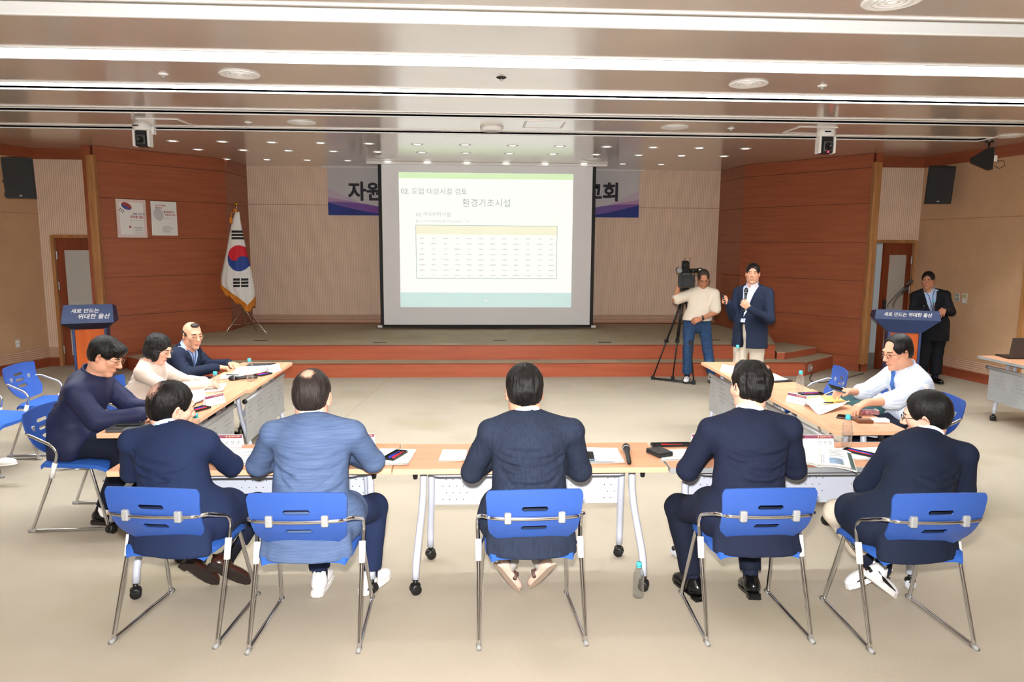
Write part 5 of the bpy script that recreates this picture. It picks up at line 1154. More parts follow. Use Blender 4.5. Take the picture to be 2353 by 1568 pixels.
    for k in (0, 1):
        if hD and vis[k]: hand_prims(B, wr[k], hD[k], G('pnL' if k == 0 else 'pnR'), (1 if k == 0 else -1)*J.get('thumbflip', (1, 1))[k], J.get('curl', (.5, .5))[k])
    V, F = B.mesh(); Vl = (V-hd)@R/hs                                   # head-local coordinates for colouring lips and cheeks
    tint = np.exp(-(((Vl-[0, .092, -.069])/[.022, .02, .0085])**2).sum(1))*.75+0.08*sum(np.exp(-(((Vl-[s*.04, .08, -.025])/[.024, .03, .022])**2).sum(1)) for s in (-1, 1))+.35*sum(np.exp(-(((Vl-[s*.08, -.008, -.004])/[.012, .024, .035])**2).sum(1)) for s in (-1, 1))
    nmesh('body', V, F, sk, t, tint)
    # ---------- eyes and brows
    if look.get('face', True):
        for s in (-1, 1):
            mb = MB().lathe([(0, -.0045), (.006, -.0035), (.0095, 0), (.006, .0035), (0, .0045)], n=10); c_ = H(s*.031, .0895, .0035); q = Matrix(R.tolist()) @ Matrix.Diagonal((1.25, .45, .75)) 
            mb.v = [tuple(Vector(c_)+q @ Vector(v)*hs) for v in mb.v]; mb.build('eye', m_eye, t, True)
            MB().tube([Vector(H(s*.014, .0925, .0235)), Vector(H(s*.032, .092, .0285)), Vector(H(s*.05, .078, .0225))], [.0032, .0042, .002], 6).build('eyebrow', m_brow, t, True)
    # ---------- hair
    hk = look.get('hair', 'short')
    hm = look.get('hairmat', h_black); r5 = .0055
    HA = Solid(*[axis(hd[i]-.17*hs, hd[i]+.18*hs, r5) for i in range(3)]); E = lambda c, r, k=.012, op='add': HA.ell(H(*c), np.array(r)*hs, R, k, op)
    vol = look.get('hairvol', 1.)
    if hk == 'bob':
        E((0, -.016, .036), (.088, .108, .098)); E((0, -.03, -.03), (.094, .09, .085), .03); E((0, .135, -.035), (.062, .1, .1), .02, 'sub'); E((0, .05, -.15), (.12, .13, .07), .02, 'sub')
        for s in (-1, 1): E((s*.075, .02, -.05), (.022, .038, .045), .02)
    elif hk == 'bald':
        E((0, -.024, .012), (.0785, .093, .078)); E((0, .115, .02), (.1, .098, .15), .012, 'sub'); E((0, .0, .105), (.062, .16, .075), .012, 'sub'); E((0, .0, -.125), (.13, .16, .075), .012, 'sub')
        E((0, .042, .098), (.038, .035, .022), .01)
        for s in (-1, 1): E((s*.09, .012, -.03), (.03, .036, .038), .012, 'sub')
    else:
        E((0, -.016, .036), (.079+.003*vol, .099+.004*vol, .088+.007*vol)); E((0, -.042, -.008), (.071, .066, .068), .03)
        E((0, .130, -.018), (.080, .098, .112), .014, 'sub'); E((0, .03, -.125), (.13, .15, .082), .015, 'sub')
        for s in (-1, 1): E((s*.094, .016, -.03), (.034, .046, .055), .012, 'sub')
        if hk == 'fringe': E((0, .055, .075), (.066, .055, .04), .02); E((0, .075, .045), (.055, .025, .022), .015)
        if hk == 'swept': E((.02, .045, .098), (.06, .055, .03), .025)
        if hk == 'receding': E((0, .125, .075), (.075, .085, .04), .015, 'sub')
        if look.get('crown'): E((0, -.055, .135), (.03, .034, .028), .01, 'sub')
    V, F = HA.mesh(); Vl = (V-hd)@R/hs; n = vnormals(V, F); a = np.arctan2(Vl[:, 0], -(Vl[:, 1]+.05)); rad = np.linalg.norm(Vl-[0, -.05, .12], axis=1)
    amp = look.get('strand', .0016); V = V+n*(amp*1.3*vnoise(np.stack([np.cos(a)*9, np.sin(a)*9, rad*14], 1), (1, 1, 1), 2)+amp*.6*vnoise(Vl, (70, 70, 50), 5)+look.get('wavy', 0.)*vnoise(Vl, (38, 38, 38), 7))[:, None]
    th = np.exp(-(((Vl-look.get('thinat', [0, -.07, .09]))/look.get('thinr', [.045, .06, .05]))**2).sum(1))*look.get('thin', 0.)
    ho = nmesh('hair', V, F, hm, t, th); sv = np.stack([np.cos(a)*5, np.sin(a)*5, rad*9], 1).astype(np.float32); at = ho.data.attributes.new('strand', 'FLOAT_VECTOR', 'POINT'); at.data.foreach_set('vector', sv.ravel())
    # ---------- upper garment
    top = look.get('top', 'jacket'); tm = look['topmat']; hem = J.get('hem', .44); seated = J.get('seated', True); hemb = J.get('hemfront', None)
    lo = np.min([pel-.26]+sh+el+wr, 0)-.1; hi = np.max([pel+.26]+sh+el+wr+[nek+.07], 0)+.12; lo[2] = min(lo[2], hem-.05)
    U = Solid(*[axis(lo[i], hi[i], base) for i in range(3)]); gj = look.get('ease', .02)
    U.cone(wai, che+up*.02, (.135+gj)*g, (.158+gj)*g, .05, (fwt, .70)); U.cone(pel, wai, (.150+gj)*g, (.135+gj)*g, .06, (fwt, .82 if seated else .76))
    bl = look.get('belly', 0.)
    if bl: U.ell(wai+fw*.06*g-up*.03, (.13*g, .09+bl, .13), np.stack([sd, fw, vec(0, 0, 1)], 1), .06)
    if look.get('bust'): 
        for s in (-1, 1): U.ell(che+fw*.09+sd*s*.06-up*.03, (.06, .05, .06), None, .05)
    pad = look.get('pad', .055); U.cone(sh[0], sh[1], pad, pad, .05)
    for k in (0, 1): U.cone(nek-up*.02, sh[k]+up*.012, .06, pad*.95, .05)
    if not seated: U.cone(pel, vec(pel[0], pel[1], hem-.06), (.168+gj)*g, (.182+gj)*g, .05, (fwt, .80))
    if seated and hem < pel[2]:
        pb = pel+fw*.03; U.cone(pb+sd*.11*g, pb-sd*.11*g, .122*g, .122*g, .06)
        if look.get('drape'): [U.cone(pb+sd*q*.12*g, pb+fw*.14+sd*q*.13*g-vec(0, 0, .01), .115, .108, .05) for q in (-1, 1)]
        for q in (-.12, -.04, .04, .12): U.cone(pel-fw*.075+sd*q*g+vec(0, 0, .03), vec(pel[0], pel[1], hem-.02)-fw*.095+sd*q*1.12*g, .05, .046, .04)
        if look.get('drape'):                                             # coat tail hanging over the back edge of the seat
            for q in (-.19, -.14, -.09, -.045, 0, .045, .09, .14, .19): U.cone(vec(0, -.185+.05*(abs(q)/.19)**3, .535)+sd*q*.95, vec(0, -.218+.05*(abs(q)/.19)**3, hem-.03)+sd*q*1.05, .036, .03, .04)
    # open the neck, cut the hem and the cuffs
    nd = unit(nb-nek+vec(0, 0, .02))
    col = look.get('collar', .012)
    if top != 'blouse': U.cone(nek-nd*.07, nek-nd*.025, .092, .084, .02)
    U.cone(nek-nd*.12, nek+nd*.2, .064 if top == 'polo' else .0705, .066 if top == 'polo' else .072, .004, None, 'sub'); ctop = nek+nd*.022+(-fw)*.0
    if not seated: U.half((0, 0, hem), (0, 0, -1), .008)
    else:
        U.half((0, 0, hem), (0, 0, -1), .01); fr = J.get('frontcut', .23); U.half(pel+fw*fr+vec(0, 0, 0), fw*1.+vec(0, 0, -.55), .03, [lo[0], lo[1], lo[2]], [hi[0], hi[1], wai[2]-.01])
    U0 = Solid(*U.ax); U0.S = U.S.copy()                                # trunk without sleeves, for things lying on the chest
    for k in (0, 1):
        short = top in ('polo',); ru, re, rw = look.get('sleeve', (.061, .058, .046))
        if short: U.cone(sh[k], sh[k]+(el[k]-sh[k])*.82, ru, re*1.12, .03)
        else: U.cone(sh[k]-up*.004, el[k], ru, re, .016); U.cone(el[k], wr[k]-(wr[k]-el[k])*look.get('cuffback', .04), re, rw, .02)
    vd = look.get('vee', None)
    if vd:                                                               # open front showing the shirt
        zb, wtop, wbot = vd; cz = nek[2]+.0
        def vee(x, y, z):
            px = (x-che[0])*sd[0]+(y-che[1])*sd[1]; py = (x-che[0])*fw[0]+(y-che[1])*fw[1]; w_ = np.clip((z-zb)/(cz-zb), 0, 1.1)*wtop
            if wbot is not None: w_ = np.where(z < zb, wbot[0]+(zb-z)*wbot[1], w_)
            d = np.abs(px-look.get('veeoff', 0))-w_; return np.maximum(d, -py+.0)
        U.fn(vee, 'sub', .004, lo, hi)
    V, F = U.mesh()
    cr = list(look.get('creases', ())) ; auto = []
    for k in (0, 1):                                                       # folds in the crook of each elbow and at the armpit
        s = -1 if k == 0 else 1; ins = unit(unit(sh[k]-el[k])+unit(wr[k]-el[k]))*.05
        for q in (-.035, 0, .04): a_ = el[k]+unit(sh[k]-el[k])*(q+.02)+ins; pr = unit(np.cross(sh[k]-el[k], wr[k]-el[k])+vec(0, .001, 0))*.05; auto.append((a_-pr, a_+pr, .006, .011))
        arm = sh[k]+(el[k]-sh[k])*.12-sd*s*.055-up*.05
        auto.append((arm-fw*.07+up*.05, arm-fw*.05-up*.05-sd*s*.045, .008, .012)); auto.append((arm-fw*.06-up*.01, arm-fw*.06-up*.035-sd*s*.09, .006, .011))
        auto.append((sh[k]+up*.055-sd*s*.012-fw*.035, arm-fw*.055+up*.03, .0045, .009))
    if top in ('jacket', 'blazer'): auto.append((nek-fw*.09-up*.05, wai-fw*.13*g-up*.0, .003, .007))
    fl_ = list(look.get('flat', ()))
    if top in ('jacket', 'blazer', 'zip', 'blouse') and seated:
        rq = random.Random(look.get('seed', 1))
        for s in (-1, 1):
            ap = s*(.15*g); az = che[2]+.045
            for q in range(4): fl_.append((ap, az-.02*q-.02, ap-s*(.09+.05*rq.random()), az-.035-.045*q-.02*rq.random(), (.007+.003*rq.random()), .011))
        for q in range(4): zq = che[2]-.075+.033*q+.015*rq.random(); xa = (rq.random()-.5)*.16; fl_.append((xa-.09, zq, xa+.09, zq+.02*(rq.random()-.5), .006, .011))
    V = creased(V, F, look.get('folds', .004), look.get('fs', (7, 7, 12)), cr+auto, look.get('seed', 1), 1, fl_, fw, sd, che)
    go = nmesh({'jacket': 'jacket', 'blazer': 'jacket', 'zip': 'jacket', 'polo': 'polo_shirt', 'shirt': 'shirt', 'blouse': 'jacket'}[top], V, F, tm, t)
    if look.get('striped'):                                               # stripe coordinate: across the chest, around each sleeve
        u = (V-che)@sd
        for k in (0, 1):
            for a_, b_ in ((sh[k], el[k]), (el[k], wr[k])):
                ba = b_-a_; tq = ((V-a_)@ba)/(ba@ba); r_ = V-a_-np.clip(tq, 0, 1)[:, None]*ba; e1 = unit(np.cross(ba, vec(0, 0, 1))); e2 = unit(np.cross(ba, e1)); m_ = (np.linalg.norm(r_, axis=1) < .088) & (tq > (.22 if a_ is sh[k] else 0)); u[m_] = (np.arctan2(r_@e1, r_@e2)*.07)[m_]
        at = go.data.attributes.new('stripe', 'FLOAT', 'POINT'); at.data.foreach_set('value', u.astype(np.float32))
    # ---------- shirt under the jacket: collar, chest strip, cuffs
    if top in ('jacket', 'blazer'): ring('jacket_collar', tm, t, nek, nd, fw, sd, .098, .084, -.045, .036, -.02, .75, .008)
    elif top == 'blouse': ring('jacket_collar', tm, t, nek, nd, fw, sd, .105, .088, -.05, .015, -.03, .6, .008)
    elif top == 'zip': ring('jacket_collar', tm, t, nek, nd, fw, sd, .10, .088, -.04, .05, .03, .25, .010)
    elif top in ('polo', 'shirt'): ring('shirt_collar', tm, t, nek, nd, fw, sd, .086, .076, -.035, .048, .012, .2, .006)
    sm = look.get('shirtmat')
    if sm is not None:
        lo2 = np.min([nek-.25, che-.25, wai-.25, pel-.2], 0); hi2 = np.max([nek+.12, che+.25, wai+.25], 0)
        if not vd: lo2 = nek-.14; hi2 = nek+.12
        SHT = Solid(*[axis(lo2[i], hi2[i], .0072 if vd else .0055) for i in range(3)])
        if vd: SHT.cone(wai, che, (.135+gj*.25)*g, (.150+gj*.25)*g, .05, (fwt, .70)); SHT.cone(pel, wai, (.150+gj*.2)*g, (.135+gj*.2)*g, .06, (fwt, .76)); SHT.cone(sh[0]*.8+sh[1]*.2, sh[1]*.8+sh[0]*.2, .052, .052, .05); [SHT.cone(nek-up*.025, (nek+sh[q])/2-up*.02, .06, .05, .05) for q in (0, 1)]; 
        if vd and bl: SHT.ell(wai+fw*.055*g-up*.03, (.12*g, .085+bl, .125), np.stack([sd, fw, vec(0, 0, 1)], 1), .06)
        SHT.cone(nek-nd*.12, nek+nd*.2, .060, .0625, .003, None, 'sub'); SHT.half(nek+nd*.012, nd+fw*.3, .004, nek-vec(.085, .085, .05), nek+vec(.085, .085, .14))
        if vd and not seated: SHT.half(wai-up*.035, -up, .005)
        if vd: V, F = SHT.mesh(); V = creased(V, F, .002, (9, 9, 9), (), 3); nmesh('shirt', V, F, sm, t)
        ring('shirt_collar', sm, t, nek, nd, fw, sd, .079, .073, -.03, .046+col, .02, .22)
        for k in (0, 1):
            if vis[k]: d = unit(wr[k]-el[k]); MB().tube([Vector(wr[k]-d*.05), Vector(wr[k]-d*.002)], .036, 14).build('shirt_cuff', sm, t, True)
    if look.get('tie'):
        g_ = []
        for i in range(13):
            u = i/12; c_ = (nek-up*.03)*(1-u)+(wai+up*.0)*u; w_ = .016+.026*u; row = []
            m_ = front(U0, c_, fw, .008)
            for q in (-1, -.4, .4, 1): row.append(tuple(m_+sd*q*w_+fw*(.004*(1-abs(q)))))
            g_.append(row)
        mb = MB(); mb.sheet(g_); mb.sheet([[tuple(np.array(p_)-fw*.005) for p_ in r_][::-1] for r_ in g_]); mb.build('tie', look['tie'], t, True); MB().box(Vector(np.array(g_[0][1])*.5+np.array(g_[0][2])*.5+fw*.004), (.036, .022, .03), bev=.006).build('tie_knot', look['tie'], t)
    if vd:                                                               # lapels folded back along the opening
        zb, wtop, wbot = vd; zt = nek[2]-.01
        for s_ in (-1, 1):
            g_ = []
            for i in range(15):
                u = i/14; z = zb+(zt-zb)*u; xi = s_*np.clip((z-zb)/(nek[2]-zb), 0, 1.1)*wtop; wl = (.012+.07*min(1, u/.72)) if u < .74 else ((.052) if u < .8 else .05-.02*(u-.8)/.2)
                row = []
                for q in (0, .35, .7, 1):
                    c_ = che+(z-che[2])/max(up[2], .3)*up*1.; c_ = np.array((che[0], che[1], z))+(up*vec(1, 1, 0))*((z-che[2])/max(up[2], .3)); row.append(tuple(front(U0, c_+sd*(xi+s_*(wl*q+.004)), fw, .007-.003*q)))
                g_.append(row)
            if s_ > 0: g_ = [r_[::-1] for r_ in g_]
            mb = MB(); mb.sheet(g_[::-1]); mb.sheet([[tuple(np.array(p_)-fw*.007) for p_ in r_][::-1] for r_ in g_[::-1]]); mb.build('lapel', tm, t, True)
    # ---------- trousers
    pm = look['botmat']; lo = np.min([pel-.24]+kn+an, 0)-.12; hi = np.max([pel+.24]+kn+an, 0)+.12; Tn = Solid(*[axis(lo[i], hi[i], base*1.12) for i in range(3)])
    rt, rk, ra = look.get('leg', (.092, .072, .060)); Tn.cone(pel, wai-up*.06, .148*g, .135*g, .05, (fwt, .78)) if not seated else Tn.cone(hip[0]+fw*.03, hip[1]+fw*.03, .108*g, .108*g, .04)
    for k in (0, 1):
        ft = G('ftL' if k == 0 else 'ftR'); e = an[k]+unit(kn[k]-an[k])*look.get('legend', .03); Tn.cone(hip[k]+(fw*.03 if seated else 0), kn[k], rt*g**.5 if not seated else rt, rk, .03); Tn.cone(kn[k], e, rk, ra, .02); Tn.half(e, unit(an[k]-kn[k]), .004, e-.11, e+.11) if k == 0 or np.linalg.norm(an[0]-an[1]) > .2 else Tn.half(e, unit(an[k]-kn[k]), .004, e-.075, e+.075)
        if not seated: pass
    if not seated: Tn.half(wai-up*.02, up, .005, lo, hi)
    V, F = Tn.mesh(); auto = []
    for k in (0, 1):
        for q in (-.05, .0, .05): a_ = kn[k]+unit(an[k]-kn[k])*(.04+q); auto.append((a_-sd*.07-fw*.03, a_+sd*.07-fw*.03, .006, .012))
    V = creased(V, F, .004, (8, 8, 10), auto, 5); nmesh('trousers', V, F, pm, t)
    if not seated and look.get('belt'): 
        mb = MB(); bring = [Vector(wai-up*.03+sd*math.cos(a_)*.152*g+fw*math.sin(a_)*.118*g) for a_ in np.linspace(0, 2*PI, 25)[:-1]]; mb.tube(bring, .014, 6, closed=True); mb.build('belt', m_black, t, True)
    # ---------- socks and shoes
    for k in (0, 1):
        ft = unit(G('ftL' if k == 0 else 'ftR')); upf = unit(G('fuL' if k == 0 else 'fuR')) if 'fuL' in J else vec(0, 0, 1); upf = unit(upf-ft*(upf@ft)); sdf = np.cross(ft, upf)
        shoe(t, an[k], ft, upf, sdf, look.get('shoe', 'black'), 1 if k else -1)
        if look.get('sock', True): d = unit(kn[k]-an[k]); MB().tube([Vector(an[k]-upf*.045), Vector(an[k]), Vector(an[k]+d*.13)], [.038, .041, .046], 14).build('sock', look.get('sockmat', m_sock), t, True)
    if look.get('glasses'): spectacles(t, H, hs, R, look['glasses'])
    return t, dict(U=SHT if (sm is not None and vd) else U, H=H, fw=fw, sd=sd, up=up, nek=nek, che=che, wai=wai)
def ring(name, mat, t, c, nd, fw, sd, r0, r1, z0, zb, zf, gap, th=.006, n=30, flare=0.):
    """collar band around the axis nd; back edge at height zb, front edge at zf, open by gap radians at the front"""
    f = unit(fw-nd*(fw@nd)); s_ = unit(np.cross(f, nd)); g = []
    for (r_o, zz) in ((0, 0), (0, .5), (0, 1), (1, 1), (1, .5), (1, 0)):
        row = []
        for i in range(n+1):
            a = gap+(2*PI-2*gap)*i/n; k = (1-math.cos(a))/2; zt = zf+(zb-zf)*k; z = z0+(zt-z0)*zz; r = (r0+(r1-r0)*zz)-th*r_o+flare*(1-k)*zz*0
            p = c+nd*z+(f*math.cos(a)+s_*math.sin(a)*.96)*r; row.append(tuple(p))
        g.append(row)
    g.append(g[0]); mb = MB().sheet([r[::-1] for r in g]); m_ = n+1
    return mb.build(name, mat, t, 'auto')
def spectacles(t, H, hs, R, mat):
    for s in (-1, 1):
        o = MB().tube([Vector(H(s*.033+.0215*math.cos(a), .103-.006*abs(math.cos(a)), .004+.0155*math.sin(a))) for a in np.linspace(0, 2*PI, 19)[:-1]], .0015, 6, closed=True).build('spectacle_rim', mat, t, True)
        MB().tube([Vector(H(s*.054, .096, .008)), Vector(H(s*.075, .05, .01)), Vector(H(s*.082, -.005, .008)), Vector(H(s*.082, -.022, -.008))], .0016, 6).build('temple_arm', mat, t, True)
    MB().tube([Vector(H(-.0115, .104, .007)), Vector(H(0, .107, .010)), Vector(H(.0115, .104, .007))], .0014, 6).build('nose_bridge', mat, t, True)
def shoe(t, a, f, u, s, kind, side):
    """shoe below ankle a, toe along f"""
    a = np.array(a, float); c_ = a-u*.075; Rm = np.stack([s, f, u], 1); P = lambda x, y, z: c_+Rm@vec(x, y, z)
    up_m, so_m = {'black': (m_shoeb, m_shoeb), 'brown': (m_shoebr, m_soleb), 'white': (m_sneak, m_solew), 'sport': (m_sneak, m_solew), 'blacksport': (m_shoeb, m_soleb), 'sandal': (m_beigeshoe, m_beigeshoe), 'flat': (m_solew, m_solew), 'bw': (m_sneak, m_soleb)}[kind]
    lo = np.min([P(x, y, z) for x in (-.07, .07) for y in (-.12, .22) for z in (-.03, .13)], 0); hi = np.max([P(x, y, z) for x in (-.07, .07) for y in (-.12, .22) for z in (-.03, .13)], 0)
    S = Solid(*[axis(lo[i], hi[i], .0072) for i in range(3)]); low = kind in ('flat', 'sandal')
    S.ell(P(0, -.035, .032), (.036, .052, .045 if not low else .035), Rm, .02); S.ell(P(0, .07, .02), (.041, .085, .032 if not low else .024), Rm, .03); S.ell(P(0, .125, .014), (.038, .05, .024), Rm, .02)
    if not low: S.cone(P(0, -.02, .04), P(0, -.012, .09 if kind not in ('black', 'brown') else .075), .04, .037, .03); S.cone(P(0, -.018, .05), P(0, -.005, .15), .029, .031, .004, None, 'sub')
    else: S.ell(P(0, .0, .07), (.03, .07, .045), Rm, .01, 'sub')
    S.half(P(0, 0, -.002), -u, .003); V, F = S.mesh(); o = nmesh('shoe', V, F, up_m, t)
    outline = [(-.034, -.075), (-.018, -.09), (.018, -.09), (.034, -.075), (.036, -.02), (.042, .06), (.041, .12), (.025, .165), (0, .178), (-.025, .165), (-.041, .12), (-.042, .06), (-.036, -.02)]
    th = .014 if kind in ('black', 'brown') else (.022 if not low else .01); v = [tuple(P(x, y, .004)) for x, y in outline]+[tuple(P(x*1.02, y*1.02, .004-th)) for x, y in outline]; n = len(outline)
    MB().add(v, [tuple(range(n)), tuple(range(2*n-1, n-1, -1))]+[(i, n+i, n+(i+1) % n, (i+1) % n) for i in range(n)]).build('sole', so_m, o)
    if kind in ('black', 'brown'): MB().add([tuple(P(x*.95, -.088+.05*y_, z)) for z in (-.010, -.026) for x, y_ in ((-.034, 0), (.034, 0), (.036, 1), (-.036, 1))], [(0, 1, 2, 3), (7, 6, 5, 4), (0, 4, 5, 1), (1, 5, 6, 2), (2, 6, 7, 3), (3, 7, 4, 0)]).build('heel', so_m, o)
    if kind in ('white', 'sport', 'bw', 'blacksport'):
        for q in range(4): MB().tube([Vector(P(-.022, .03+.022*q, .066-.010*q)), Vector(P(.022, .03+.022*q, .066-.010*q))], .0035, 5).build('lace', m_solew if kind != 'sport' else m_shoeb, o, True)
    if kind in ('sport', 'bw'):
        mk = m_shoeb if kind == 'sport' else m_blackm
        for sx in (-1, 1): MB().tube([Vector(P(sx*.036, -.06, .045)), Vector(P(sx*.0425, .0, .026)), Vector(P(sx*.0455, .06, .02)), Vector(P(sx*.043, .11, .016))], [.003, .010, .007, .003], 6).build('side_patch', mk, o, True)
        MB().tube([Vector(P(-.02, -.083, .02)), Vector(P(.0, -.0905, .03)), Vector(P(.02, -.083, .02))], .010, 6).build('heel_tab', mk, o, True)
    if kind == 'brown': MB().tube([Vector(P(-.033, -.04, .05)), Vector(P(0, -.086, .055)), Vector(P(.033, -.04, .05))], .007, 6).build('heel_trim', M('tan_leather', '#7a4a2c', .4), o, True)
    if kind == 'sandal': MB().tube([Vector(P(-.045, .05, .01)), Vector(P(-.03, .055, .045)), Vector(P(.03, .055, .045)), Vector(P(.045, .05, .01))], .012, 6).build('strap', M('sandal_strap', '#5d4440', .5), o, True)
def seated(**kw):
    J = dict(pelvis=(0, -.025, .565), waist=(0, -.015, .72), chest=(0, .03, .90), neck=(0, .085, 1.075), head=(0, .125, 1.205), shL=(-.2, .05, 1.0), shR=(.2, .05, 1.0), elL=(-.275, .17, .775), elR=(.275, .17, .775),
             wrL=(-.14, .42, .765), wrR=(.14, .42, .765), hdL=(.35, .9, -.1), hdR=(-.35, .9, -.1), pnL=(0, 0, -1), pnR=(0, 0, -1), knL=(-.14, .38, .53), knR=(.14, .38, .53), anL=(-.13, .28, .09), anR=(.13, .28, .09), ftL=(-.15, 1, 0), ftR=(.15, 1, 0), hem=.445, seated=True)
    J.update(kw); return J
def off(J, dx=0, dy=0, dz=0, keys=('waist', 'chest', 'neck', 'head', 'shL', 'shR')):
    w_ = dict(waist=.35, chest=.75, neck=1, head=1, shL=.9, shR=.9)
    for k in keys: J[k] = tuple(np.array(J[k])+np.array((dx, dy, dz))*w_[k])
    return J
# ------------------------------------------------------------------ the meeting's people
PPL = {}
bk_ = lambda *rows: [(x0, z0+.085, x1, z1+.085, d*1.5, .011) for x0, z0, x1, z1, d in rows]
PPL[1] = figure('man in dark blue suit with thinning black crown, seen from behind, brown leather shoes', (-1.485, 3.55, 0), D(-7),
    seated(head=(-.13, .16, 1.085), neck=(-.115, .11, .97), chest=(-.085, .05, .83), waist=(-.035, -.02, .68), shL=(-.295, .06, .92), shR=(.085, .09, .915), elL=(-.37, .16, .73), elR=(.13, .26, .745), wrL=(-.24, .42, .77), wrR=(-.06, .45, .77),
           hrot=(-38, -12, 6), tyaw=-6, knL=(-.08, .38, .50), knR=(.23, .34, .49), anL=(-.12, .34, .175), anR=(.03, .36, .165), ftL=(.42, .5, -.7), ftR=(.6, .45, -.6), fuL=(-.2, .5, .8), fuR=(-.5, -.2, .6), hem=.437),
    dict(drape=True, topmat=c_navy, shirtmat=c_blueshirt, botmat=c_navy2, hands=(False, False), girth=1.12, head=1.12, shoe='brown', hair='short', hairmat=h_thin, thin=.74, thinat=[-.01, -.085, .068], thinr=[.055, .05, .055], strand=.0028, seed=2, legend=.14, skin=sk2, sockmat=c_black,
         flat=bk_((.02, .72, .16, .70, .006), (-.05, .63, .15, .62, .006))))
PPL[2] = figure('man in blue-grey linen jacket with white shoes, bald spot on the crown, seen from behind', (-.82, 3.46, 0), D(-1),
    seated(head=(-.025, .175, 1.155), neck=(-.015, .12, 1.04), shL=(-.2, .06, .99), shR=(.2, .06, .995), elL=(-.315, .17, .80), elR=(.28, .17, .815), wrL=(-.12, .42, .775), wrR=(.1, .42, .775), hrot=(-4, -14, 0), knL=(-.09, .4, .5), knR=(.25, .37, .49), anL=(-.06, .36, .1), anR=(.22, .37, .1), ftL=(.05, 1, 0), ftR=(.45, .9, 0), hem=.437),
    dict(drape=True, topmat=c_linen, shirtmat=c_blueshirt, botmat=c_linenpants, hands=(True, True), girth=1.08, head=1.15, shoe='white', hair='short', hairmat=hair_mat('hair_brown_black', '#1a1514', '#3a302c', '#d0a58e'), thin=.8, thinat=[0, -.078, .098], thinr=[.034, .036, .036], strand=.0016, seed=4, skin=sk2,
         flat=bk_((.03, .76, .17, .79, .006), (-.17, .78, -.06, .75, .005), (.08, .66, .19, .70, .006), (-.12, .64, .1, .645, .004))))
PPL[3] = figure('man in dark navy suit at the middle table, feet in beige slip-on shoes', (.27, 3.465, 0), D(1.8),
    seated(hrot=(2, -12, 0), head=(-.01, .165, 1.18), neck=(0, .11, 1.06), shL=(-.195, .05, .995), shR=(.225, .05, .995), anL=(-.06, .26, .2), anR=(.09, .27, .2), knL=(-.1, .38, .51), knR=(.12, .38, .51), ftL=(.45, .35, -.75), ftR=(-.35, .5, -.7), elL=(-.285, .14, .76), elR=(.29, .14, .76), wrL=(-.12, .42, .77), wrR=(.12, .42, .77), hem=.437),
    dict(drape=True, topmat=c_char, shirtmat=c_whiteshirt, botmat=c_dark, hands=(True, True), face=False, girth=1.1, head=1.18, shoe='sandal', hair='short', strand=.003, wavy=.003, seed=3, sockmat=cloth('grey_sock', '#9a9a98', '#a9a9a6'),
         flat=bk_((-.17, .80, -.05, .775, .007), (.19, .82, .05, .79, .007), (-.1, .70, .12, .705, .007), (-.08, .655, .15, .665, .006), (-.15, .85, -.02, .87, .003))))
PPL[4] = figure('man in dark navy suit with wavy black hair and black leather shoes, seen from behind', (1.40, 3.445, 0), D(0),
    seated(head=(.05, .165, 1.20), neck=(.03, .115, 1.065), chest=(.015, .03, .90), shL=(-.19, .05, 1.0), shR=(.225, .05, 1.005), elL=(-.27, .15, .76), elR=(.315, .15, .76), wrL=(-.08, .42, .77), wrR=(.17, .42, .77), hrot=(18, -8, 4), knL=(-.265, .31, .495), knR=(.15, .39, .51), anL=(-.185, .25, .1), anR=(.13, .21, .12), ftL=(-.3, 1, 0), ftR=(.12, .95, -.22), hem=.437),
    dict(drape=True, topmat=c_navy2, shirtmat=c_whiteshirt, botmat=c_dark, hands=(True, True), girth=1.08, head=1.12, shoe='black', hair='swept', hairvol=1.6, strand=.0035, wavy=.006, seed=6, hairmat=h_thin, thin=.66, thinat=[.03, -.075, .10], thinr=[.014, .03, .022], skin=sk2,
         flat=bk_((-.14, .83, .2, .84, .006), (-.12, .755, .2, .77, .007), (-.1, .70, .2, .71, .007), (-.14, .66, .16, .655, .006), (-.16, .80, -.03, .79, .006))))
PPL[5] = figure('man in navy blazer and glasses leaning forward, beige trousers and white sneakers', (2.17, 3.35, 0), D(.5),
    seated(head=(.225, .205, 1.055), neck=(.19, .145, .945), chest=(.13, .07, .80), waist=(.05, -.02, .67), shL=(-.005, .12, .885), shR=(.36, .08, .875), elL=(-.055, .24, .66), elR=(.415, .13, .68), wrL=(.1, .36, .60), wrR=(.2, .36, .60), hrot=(48, -10, -6), tyaw=8, knL=(-.19, .27, .50), knR=(.16, .37, .50), anL=(.05, .34, .18), anR=(.10, .27, .165), ftL=(-.75, .2, -.5), ftR=(.7, .15, -.55), hem=.437),
    dict(drape=True, topmat=c_blz, shirtmat=c_whiteshirt, botmat=c_chino, hands=(False, False), girth=1.15, head=1.08, shoe='sport', hair='short', hairvol=1.5, strand=.0012, seed=8, hairmat=h_thin, thin=.72, thinat=[.02, -.06, .105], thinr=[.02, .024, .03], glasses=m_glass, skin=sk2, sockmat=m_sock, legend=.11,
         flat=bk_((.0, .62, .2, .61, .004))))
